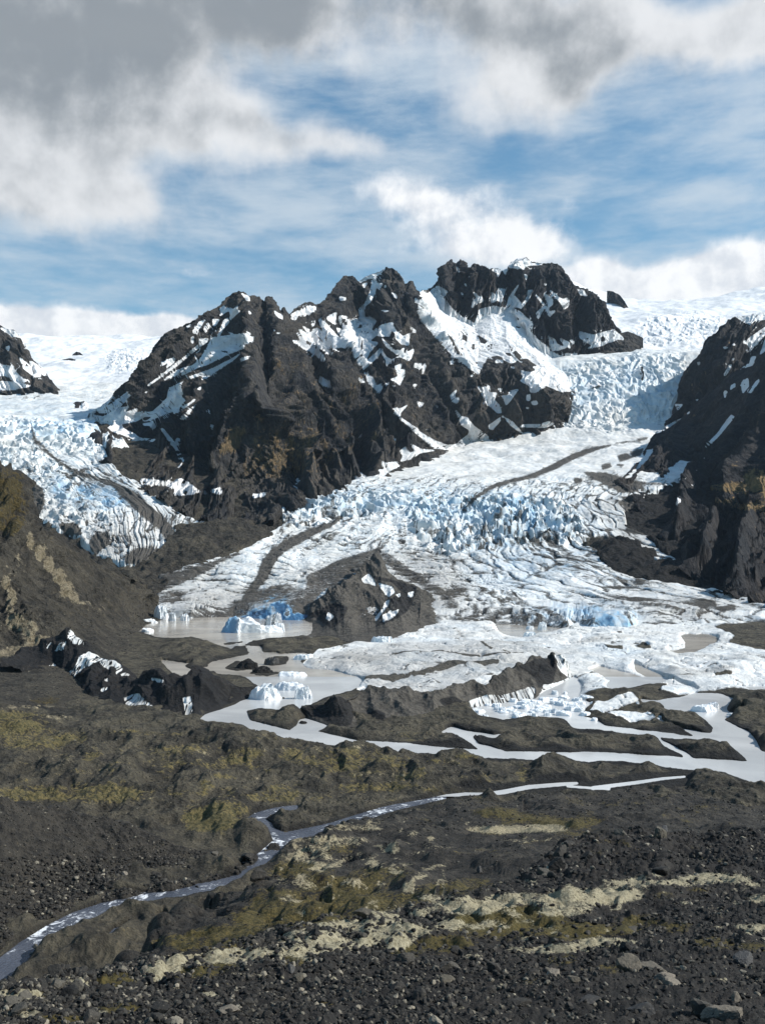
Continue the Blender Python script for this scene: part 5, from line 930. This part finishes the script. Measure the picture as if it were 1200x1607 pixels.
# ------------------------------------------------------------------ ice blocks, floes, boulders, stones
def ico(sub):
    t = (1+5**.5)/2
    V = [(-1,t,0),(1,t,0),(-1,-t,0),(1,-t,0),(0,-1,t),(0,1,t),(0,-1,-t),(0,1,-t),(t,0,-1),(t,0,1),(-t,0,-1),(-t,0,1)]
    Fc = [(0,11,5),(0,5,1),(0,1,7),(0,7,10),(0,10,11),(1,5,9),(5,11,4),(11,10,2),(10,7,6),(7,1,8),(3,9,4),(3,4,2),(3,2,6),(3,6,8),(3,8,9),(4,9,5),(2,4,11),(6,2,10),(8,6,7),(9,8,1)]
    V = [np.array(v)/np.linalg.norm(v) for v in V]
    for _ in range(sub):
        cache = {}; nf = []
        def mid(a, b):
            k = (min(a, b), max(a, b))
            if k not in cache: m = V[a]+V[b]; V.append(m/np.linalg.norm(m)); cache[k] = len(V)-1
            return cache[k]
        for a, b, c in Fc:
            ab, bc, ca = mid(a,b), mid(b,c), mid(c,a); nf += [(a,ab,ca),(b,bc,ab),(c,ca,bc),(ab,bc,ca)]
        Fc = nf
    return np.array(V, f32), np.array(Fc, np.int32)
def rock_shape(sub, rng, planes=13, flat=.7, rough=.03):
    V, Fc = ico(sub); n = rng.normal(size=(planes, 3)); n /= np.linalg.norm(n, axis=1)[:,None]; h = rng.uniform(.55, .95, planes)
    d = V@n.T; r = np.where(d > .05, h[None]/np.maximum(d, .05), 9).min(1); r = np.minimum(r, 1.25)
    r = r*(1+rng.normal(size=len(r))*rough)
    P = V*r[:,None]*np.array([1, rng.uniform(.6, .95), flat*rng.uniform(.7, 1.1)])[None]
    return P.astype(f32), Fc
def stone_material(name, cols, perobj=True, sc=9., lichen=.25):
    m = bpy.data.materials.new(name); m.use_nodes = True; g = NG(m.node_tree); g.n.clear()
    out = g.n.new('ShaderNodeOutputMaterial'); b = g.n.new('ShaderNodeBsdfPrincipled'); g.l.new(b.outputs[0], out.inputs[0])
    P = g.n.new('ShaderNodeTexCoord').outputs['Object'] if perobj else g.n.new('ShaderNodeNewGeometry').outputs['Position']
    rnd = g.n.new('ShaderNodeObjectInfo').outputs['Random'] if perobj else g.attr('tone').outputs['Fac']
    cr = g.n.new('ShaderNodeValToRGB'); g.put(cr, 0, rnd); e = cr.color_ramp.elements
    while len(e) < len(cols): e.new(.5)
    for i, (p, c) in enumerate(cols): e[i].position = p; e[i].color = (*c, 1)
    n = g.noise(P, sc, 6, .65); c = g.mix(g.ramp(n, .3, .7, 0, .6), cr.outputs[0], (.012,.012,.012,1))
    c = g.mix(g.ramp(g.noise(P, sc*.5, 4, .6), .6, .68, 0, lichen), c, (.42,.38,.29,1))
    g.l.new(c, b.inputs['Base Color']); b.inputs['Roughness'].default_value = .8; b.inputs['Specular IOR Level'].default_value = .3
    g.l.new(g.bump(n, .35, .03), b.inputs['Normal'])
    return m
DKC = [(0,(.009,.009,.0085)),(.5,(.020,.019,.017)),(.78,(.045,.041,.035)),(.92,(.10,.092,.075)),(.985,(.30,.27,.21))]
M_st = stone_material("basalt_stone", DKC)
M_pal = stone_material("pale_stone", [(0,(.09,.08,.06)),(.5,(.15,.13,.10)),(1,(.24,.21,.17))])
M_gry = stone_material("grey_stone", [(0,(.035,.035,.035)),(1,(.075,.075,.075))])
M_stm = stone_material("basalt_stones_loose", DKC, False)
def rock_mesh(name, P, Fc, mat, smooth=False):
    o = raw_mesh(name, P, Fc, mat, smooth); me = o.data; bpy.data.objects.remove(o); return me
rr = np.random.default_rng(77)
PROT, PROP, PROG = [], [], []
for i in range(14):
    P, Fc = rock_shape(2 if i < 11 else 3, rr); PROT.append(rock_mesh('rock', P, Fc, M_st)); PROP.append(rock_mesh('rock', P, Fc, M_pal)); PROG.append(rock_mesh('rock', P, Fc, M_gry))
def put_rock(name, mesh, x, y, z, s, rz, label, cat, group=None, tilt=.3, sc=(1,1,1), sink=.25):
    o = bpy.data.objects.new(name, mesh); col.objects.link(o); o.location = (x, y, z+s*(.5-sink)*sc[2]*.6); o.rotation_euler = (random.uniform(-tilt, tilt), random.uniform(-tilt, tilt), rz)
    o.scale = (s*sc[0], s*sc[1], s*sc[2]); return tag(o, label, cat, group)
def find(key, X, Y):
    x, y, z, XX, YY = SURF[key]; d = (XX-X)**2+(YY-Y)**2
    r, c = np.unravel_index(np.argmin(d), d.shape); return float(x[r,c]), float(y[r,c]), float(z[r,c])
# boulders one can point at: (surface, X, Y, width px, height factor, label)
BIG = [('near',1163,1312,30,.8,'dark rounded boulder alone on the crest at the right edge of the slope'),
 ('near',1035,1313,26,.9,'large dark boulder of the pair standing on the gravel crest'),
 ('near',1041,1305,24,.6,'flat-topped grey boulder resting behind the crest pair'),
 ('near',975,1314,20,.9,'black upright boulder left of the pair on the crest'),
 ('near',990,1317,12,.8,'small black boulder leaning beside the upright crest boulder'),
 ('near',914,1318,13,1.1,'small black stone capping the dark rock outcrop'),
 ('near',575,1437,44,.45,'flat dark boulder half hidden behind the cream moss band'),
 ('near',1100,1592,50,.7,'pale-topped pyramid stone at the bottom edge of the gravel'),
 ('near',1135,1600,56,.5,'broad dark slab stone beside the pale pyramid stone'),
 ('near',1152,1570,30,.8,'pointed dark stone standing above the bottom slabs'),
 ('near',1020,1523,62,.28,'long low tan slab lying across the gravel'),
 ('near',985,1522,38,.7,'brown humped stone left of the long tan slab'),
 ('near',1055,1552,36,.55,'light grey angular stone on the right gravel'),
 ('near',900,1540,20,.8,'small square cream stone in the gravel'),
 ('near',868,1535,32,.6,'dark wedge stone left of the square cream stone'),
 ('near',702,1540,26,.5,'pale buff stone lying on the dark gravel'),
 ('near',360,1588,32,.6,'cream oval stone near the bottom edge'),
 ('near',455,1522,22,.7,'blue-grey stone at the rim of the moss band'),
 ('near',468,1537,22,.5,'tan block stone below the blue-grey stone'),
 ('near',920,1575,40,.35,'flat grey stone embedded in the gravel'),
 ('near',1040,1540,34,.6,'grey humped stone below the tan slab'),
 ('near',815,1577,36,.35,'low flat slab stone in the middle gravel'),
 ('near',1008,1590,40,.6,'grey faceted stone near the bottom right'),
 ('near',1165,1512,40,.4,'flat grey slab on the right side gravel'),
 ('near',250,1590,28,.8,'dark blocky stone near the lower left corner'),
 ('near',235,1545,22,.8,'black stone beside the olive moss cushion'),
 ('near',30,1590,30,.6,'brown rounded stone in the lower left corner'),
 ('near',1035,1372,28,.6,'moss-topped boulder on the rocky right slope'),
 ('domeD',751,1369,15,.9,'round grey boulder alone on the gravel dome'),
 ('domeD',658,1412,8,.8,'small grey stone on the gravel dome flank'),
 ('domeD',689,1278,9,.8,'dark stone on the upper left rim of the gravel dome'),
 ('domeD',716,1274,10,.7,'dark angular stone right of the rim stone'),
 ('domeD',337,1424,32,1.0,'black boulder jutting from the mossy flank above the stream'),
 ('domeD',398,1366,26,1.0,'dark boulder at the stream edge beside the rapids'),
 ('hillB',335,1345,22,.8,'brown boulder on the left bank at the rapids'),
 ('hillB',355,1352,18,.8,'grey boulder right of the brown bank boulder'),
 ('hillB',368,1352,16,.7,'small brown boulder nearest the rapids on the left bank'),
 ('hillB',388,1343,26,.8,'brown block boulder where the stream narrows'),
 ('hillB',197,1375,10,.8,'pale tan stone at the foot of the dark gravel hill'),
 ('hillB',122,1377,6,.8,'light stone low on the dark gravel hill')]
for k, X, Y, w, hf, lb in BIG:
    x, y, z = find(k, X, Y); s = w/2*y/FPX*1.1
    pale = any(t in lb for t in ('pale', 'cream', 'tan', 'light', 'buff'))
    grey = 'grey' in lb and not pale
    put_rock('boulder', (PROP if pale and 'pale-topped' not in lb else PROG if grey else PROT)[rr.integers(0, 14)], x, y, z, s, rr.uniform(0, 6.3), lb, 'boulder', None, .2, (1, .85, hf*1.5), .05)
# stones in the stream
for (X, Y, w, lb) in ((88,1484,22,'dark wet boulder in the stream below the long rapids'),(56,1486,16,'dark boulder in mid stream left of the wet boulder'),(55,1496,18,'low dark boulder breaking the lower stream'),(75,1478,16,'round boulder in the stream between two rapids'),(105,1472,12,'small boulder near the right bank of the lower stream'),(310,1392,10,'small boulder in the stream bend'),(385,1362,12,'wet boulder in the white water'),(372,1372,10,'small wet boulder below the white water')):
    v = EYE*FPX/(Y-YH); put_rock('boulder', PROT[rr.integers(0, 14)], (X-600)/FPX*v, v, -.2, w/2*v/FPX, rr.uniform(0, 6), lb, 'boulder', None, .2, (1,.8,.9), .2)
# scattered stones: the largest as things, the rest as gravel
ZONES = [('near', 'dark angular stone lying loose on the near gravel slope', 'stones on the near slope', lambda X, Y: (Y > 1430)*(X > -30)*(X < 1230), 150, (10, 34)),
         ('hillB', 'stone scattered on the dark gravel hill beyond the stream', 'stones on the dark gravel hill', lambda X, Y: (Y > 1270)*(X > 0)*(X < 400), 55, (3.5, 7)),
         ('domeD', 'stone scattered on the gravel dome above the stream', 'stones on the gravel dome', lambda X, Y: (X > 560)*(X < 1200)*(Y < 1400), 45, (3.5, 7))]
for key, lb, grp, sel, n, (a, b) in ZONES:
    x, y, z, X, Y = SURF[key]; ok = sel(X, Y)*(samp(PALEf, X, Y) < .4)*(samp(MOSSf, X, Y) < .5)*(Y < 1620)*(Y > 1200); r, c = np.nonzero(ok)
    for i in rr.integers(0, len(r), n):
        j, k = r[i], c[i]; w = a+(b-a)*rr.random()**2.5; s = w/2*y[j,k]/FPX*1.1
        put_rock('stone', PROT[rr.integers(0, 11)], float(x[j,k]), float(y[j,k]), float(z[j,k]), float(s), rr.uniform(0, 6.3), lb, 'stone', grp, .6, (1, 1, rr.uniform(.7, 1.2)), .15)
def gravel(name, key, n, px, sel, label, seed, p=2.2, cut=.45, smin=0):
    rng = np.random.default_rng(seed); x, y, z, X, Y = SURF[key]
    dens = sel(X, Y)*(Y < 1680)*(z > .15)*(X > -120)*(X < 1330); pr = (np.clip(samp(PALEf, X, Y)*1.0+samp(MOSSf, X, Y), 0, 1) < rng.uniform(.25, 1.0, X.shape)*1.0)
    r, c = np.nonzero((dens > 0)*pr); i = rng.integers(0, len(r), n); r, c = r[i], c[i]
    sh = [rock_shape(1, rng, 9, .75, .02) for _ in range(10)]
    w = px[0]+(px[1]-px[0])*rng.random(n)**p; s = (w/2*y[r,c]/FPX).astype(f32)
    P_, F_, T_ = [], [], []; off = 0; kind = rng.integers(0, 10, n)
    for k in range(10):
        m = np.nonzero(kind == k)[0]; V, Fc = sh[k]; nv = len(V)
        a = rng.uniform(0, 6.28, len(m)); b = rng.uniform(-.7, .7, len(m)); ca, sa, cb, sb = np.cos(a), np.sin(a), np.cos(b), np.sin(b)
        vx = V[None,:,0]; vy = V[None,:,1]; vz = V[None,:,2]
        y1 = vy*cb[:,None]-vz*sb[:,None]; z1 = vy*sb[:,None]+vz*cb[:,None]
        xx = vx*ca[:,None]-y1*sa[:,None]; yy = vx*sa[:,None]+y1*ca[:,None]
        S = s[m][:,None]; Pm = np.stack([xx*S+x[r[m],c[m]][:,None], yy*S+y[r[m],c[m]][:,None], z1*S+z[r[m],c[m]][:,None]+S*.15], -1).reshape(-1, 3)
        P_.append(Pm); F_.append((Fc[None]+(np.arange(len(m))*nv)[:,None,None]).reshape(-1, 3)+off); off += len(Pm)
        T_.append(np.repeat(rng.random(len(m)), nv))
    o = raw_mesh(name, np.concatenate(P_), np.concatenate(F_), M_stm, False)
    d = o.data.attributes.new('tone', 'FLOAT', 'POINT'); d.data.foreach_set('value', np.concatenate(T_).astype(f32))
    return tag(o, label, kind='stuff')
gravel('gravel', 'near', 34000, (1.5, 13), lambda X, Y: (Y > 1440)+0, 'loose angular gravel covering the near slope', 5, 3.0)
gravel('gravel', 'near', 7000, (2, 10), lambda X, Y: (Y <= 1440)+0, 'rubble on the right-hand crest of the near slope', 6)
gravel('gravel', 'hillB', 5000, (1.2, 5), lambda X, Y: (Y > 1200)+0, 'small stones on the dark hillside across the stream', 7, 3)
gravel('gravel', 'hillB', 2600, (2.5, 9), lambda X, Y: ((Y > 1345)*(X > -50))+0, 'cobbles along the far bank of the stream', 8, 2)
gravel('gravel', 'domeD', 7000, (1.2, 5), lambda X, Y: (X > 180)*(Y < 1520)+0, 'small stones strewn over the gravel dome', 9, 3)
gravel('gravel', 'valley', 9000, (1.0, 3.2), lambda X, Y: (Y > 1140)*(Y < 1330)*(X < 760)+0, 'small stones lying over the mossy river plain', 10, 3)
gravel('gravel', 'hillL', 3500, (.8, 3), lambda X, Y: (Y > 960)+0, 'small stones low on the left hillside', 12, 3)
# dark outcrop on the crest
x0_, y0_, z0_ = find('near', 880, 1345)
rng = np.random.default_rng(31)
for i, (X, Y, w) in enumerate(((905,1322,16),(893,1330,20),(880,1340,24),(868,1350,24),(858,1360,22),(890,1345,22),(905,1338,20),(875,1362,24),(852,1372,18),(900,1355,20),(918,1330,14),(885,1368,18),(865,1376,16),(920,1345,16))):
    x, y, z = find('near', X, Y); put_rock('boulder', PROT[rng.integers(0, 14)], x, y, z, w/2*y/FPX*1.25, rng.uniform(0, 6), 'black angular block in the dark rock outcrop on the crest', 'boulder', 'blocks of the dark outcrop', .5, (1,.9,1.1), .2)

# ---- ice blocks and floes
M_berg = bpy.data.materials.new("iceberg_ice"); M_berg.use_nodes = True
def berg_mat():
    g = NG(M_berg.node_tree); g.n.clear(); out = g.n.new('ShaderNodeOutputMaterial'); b = g.n.new('ShaderNodeBsdfPrincipled'); g.l.new(b.outputs[0], out.inputs[0])
    P = g.n.new('ShaderNodeNewGeometry').outputs['Position']; a = g.attr('shade').outputs['Color']
    s = g.n.new('ShaderNodeSeparateColor'); g.l.new(a, s.inputs[0])
    n = g.noise(P, .35, 6, .6); n2 = g.noise(P, 1.4, 5, .6)
    c = g.mix(g.ramp(n, .35, .7), (.86,.87,.87,1), (.62,.66,.70,1)); c = g.mix(s.outputs[0], c, (.16,.34,.52,1))
    c = g.mix(g.ramp(g.math('ADD', s.outputs[1], g.math('MULTIPLY', g.math('SUBTRACT', n2, .5), .9)), .4, .6), c, (.035,.033,.031,1))
    g.l.new(c, b.inputs['Base Color']); b.inputs['Roughness'].default_value = .45; g.l.new(g.bump(n2, .4, .6), b.inputs['Normal'])
berg_mat()
def ice_block(name, X, Y, w, h, label, cat='iceberg', group=None, depth=.7, seed=1, dirt=0.0, blue=.0, lean=0, profile=None, mat=None, z0=0.0, flat=.5):
    """a block standing in the water at (X, Y), w and h in photo px"""
    rng = np.random.default_rng(seed); v = EYE*FPX/(Y-YH); k = v/FPX; W = w*k/2; Hh = h*k*1.05
    nu, nv_ = 36, 14
    V, Fc = ico(3)
    n = rng.normal(size=(16, 3)); n[:,2] = np.abs(n[:,2])*.8; n /= np.linalg.norm(n, axis=1)[:,None]; hh = rng.uniform(.6, .95, 16)
    d = V@n.T; r = np.where(d > .05, hh[None]/np.maximum(d, .05), 9).min(1); r = np.minimum(r, 1.15)
    P = V*r[:,None]; zt = np.clip(P[:,2], -.15, flat*(1+.25*P[:,0]*rng.uniform(-1, 1)+.12*rng.normal(size=len(P))*0+.15*P[:,1]))
    x = P[:,0]/np.abs(P[:,0]).max()*W; zz = zt/zt.max()*Hh
    if profile is not None:
        f = np.interp((x/W+1)/2, [p[0] for p in profile], [p[1] for p in profile]); zz = np.where(zt > 0, zz*f, zz)
    y = P[:,1]*W*depth+zz*lean
    jg = (ridged(x/(W*.35)+seed, y/(W*.35), 3, 17+seed % 50)-.9)*Hh*.22; zz = np.where(zt > .05, zz+jg, zz); x = x+jg*.4; y = y-jg*.3
    o = raw_mesh(name, np.stack([x, y, zz], -1), Fc, mat or M_berg, False)
    o.location = ((X-600)*k, v+W*depth, z0)
    sh = np.zeros((len(V), 4), f32); sh[:,3] = 1
    sh[:,0] = np.clip(blue*(P[:,0] < -.35)*.9, 0, 1); sh[:,1] = np.clip(dirt+(rng.random()*.2 if dirt else 0)*np.sin(P[:,0]*5), 0, 1)  # blue paints the left faces as their shade
    dd = o.data.attributes.new('shade', 'FLOAT_COLOR', 'POINT'); dd.data.foreach_set('color', sh.ravel())
    return tag(o, label, cat, group)
ice_block('iceberg', 388, 994, 108, 22, 'large white iceberg with its left end painted blue for shade in the brown lagoon', seed=4, blue=1, depth=.35, profile=[(0,.75),(.15,.85),(.3,1),(.5,1),(.6,.6),(.8,.5),(1,.4)])
ice_block('iceberg', 425, 989, 26, 22, 'dirty upright ice block behind the large white iceberg', seed=9, dirt=.42, depth=.7)
ice_block('iceberg', 437, 992, 22, 12, 'small white ice block at the right end of the large iceberg', seed=12, depth=.8)
ice_block('iceberg', 435, 975, 14, 12, 'small blue ice block below the ice cave', seed=14, blue=1, depth=.8)
ice_block('iceberg', 253, 973, 30, 20, 'white broken ice block at the left end of the glacier front', seed=21, depth=.8)
ice_block('iceberg', 270, 975, 14, 12, 'small white ice tooth beside the broken ice block', seed=22)
ice_block('iceberg', 289, 974, 18, 9, 'low white ice block in front of the dark ice crack', seed=23)
ice_block('iceberg', 232, 978, 34, 5, 'flat white floe at the left shore of the lagoon', seed=24, cat='ice floe')
ice_block('iceberg', 229, 992, 24, 5, 'ring-shaped floe near the left shore of the lagoon', seed=25, cat='ice floe')
ice_block('iceberg', 412, 1099, 62, 22, 'white and black striped ice block at the tip of the black ice hill', seed=31, dirt=.28, depth=.6, profile=[(0,.3),(.3,.8),(.6,.95),(1,.8)])
ice_block('iceberg', 453, 1084, 60, 11, 'long white slab of ice with a dark base in the channel', seed=32, depth=.3)
ice_block('iceberg', 476, 1098, 30, 18, 'dirty grey ice block beside the long white slab', seed=33, dirt=.4)
ice_block('iceberg', 455, 1062, 60, 6, 'low white floe reaching from the dark islet', seed=34, cat='ice floe', depth=.4)
ice_block('iceberg', 475, 1036, 42, 8, 'white floe with a dirty left end above the channel', seed=35, cat='ice floe', depth=.4)
ice_block('iceberg', 425, 1044, 30, 10, 'black dirt-covered ice block by the grey ice sheet', seed=36, dirt=1.0)
ice_block('iceberg', 600, 1013, 40, 12, 'white ice block at the foot of the rubble pyramid', seed=37, depth=.4)
ice_block('iceberg', 728, 985, 1, 1, 'tiny white ice fragment near the pond', seed=38)
ice_block('iceberg', 851, 989, 18, 11, 'white ice block in the pond before the blue ice front', seed=41)
ice_block('iceberg', 832, 988, 16, 5, 'flat white floe in the pond before the blue ice front', seed=42, cat='ice floe')
ice_block('iceberg', 870, 984, 18, 6, 'low grey-white ice block right of the pond', seed=43)
ice_block('iceberg', 832, 1001, 26, 8, 'white rounded ice block at the near edge of the pond', seed=44)
ice_block('iceberg', 946, 975, 14, 10, 'upright white-blue ice block in front of the blue ice front', seed=45, blue=1)
ice_block('iceberg', 930, 977, 12, 8, 'small white ice block left of the upright block', seed=46)
ice_block('iceberg', 1105, 1118, 50, 9, 'white ice block stranded in the right river channel', seed=47, depth=.5)
ice_block('iceberg', 1122, 1112, 24, 8, 'small ice block behind the stranded one', seed=48)
ice_block('iceberg', 1147, 1123, 12, 3, 'tiny white floe right of the stranded ice', seed=49, cat='ice floe')
rng = np.random.default_rng(9)
lst = []
for i in range(70):
    X = rng.uniform(735, 945); Y = rng.uniform(1086, 1128)
    if X < 800 and Y < 1100: continue
    lst.append((X, Y, rng.uniform(8, 30), rng.uniform(2, 6)))
for i in range(14): lst.append((rng.uniform(940, 1020), rng.uniform(1098, 1118), rng.uniform(6, 20), rng.uniform(2, 6)))
for i in range(18): lst.append((rng.uniform(930, 1040), rng.uniform(1122, 1133), rng.uniform(8, 22), rng.uniform(1.5, 4)))
for i, (X, Y, w, h) in enumerate(lst):
    ice_block('ice_floe', X, Y, w, h, 'white floe in the field of broken ice before the dark ice cliff', cat='ice floe', group='broken floes before the ice cliff', seed=100+i, depth=.8, z0=.25)
for (X, Y, w, h, lb) in ((387,1051,50,14,'black pointed rubble islet in the middle of the channel'),(410,1057,44,9,'low black islet with a white floe at its right'),(475,1136,15,4,'tiny dark rock islet below the black ice ridge'),(432,1133,30,10,'dark rounded mound on the islet in the river'),(870,1199,30,6,'flat-topped dark rock on the near river bank'),(722,1192,34,11,'dark rounded rock mound on the near bank of the river'),(658,1230,40,7,'low dark hummock rock beside the side channel')):
    ice_block('rock', X, Y, w, h, lb, cat='rock', mat=M_cone, seed=int(X), depth=.6, profile=[(0,.3),(.25,.7),(.5,1),(.75,.6),(1,.2)])
print("objects", round(time.time()-T0, 1))
# ------------------------------------------------------------------ haze
def haze():
    x0, x1, y0, y1, z0, z1 = -9000, 9000, -60, 9300, -60, 2400
    co = np.array([(x, y, z) for z in (z0, z1) for y in (y0, y1) for x in (x0, x1)], f32)
    fc = np.array([(0,2,3,1),(4,5,7,6),(0,1,5,4),(2,6,7,3),(0,4,6,2),(1,3,7,5)], np.int32)
    m = bpy.data.materials.new("haze_air"); m.use_nodes = True; g = NG(m.node_tree); g.n.clear()
    out = g.n.new('ShaderNodeOutputMaterial'); p = g.n.new('ShaderNodeVolumePrincipled'); p.inputs['Density'].default_value = 1.2e-5
    p.inputs['Color'].default_value = (.62, .80, 1, 1); p.inputs['Anisotropy'].default_value = .2
    g.l.new(p.outputs[0], out.inputs['Volume'])
    tag(raw_mesh('haze', co, fc, m, False), 'thin pale air haze over the whole valley', kind='stuff')
haze()
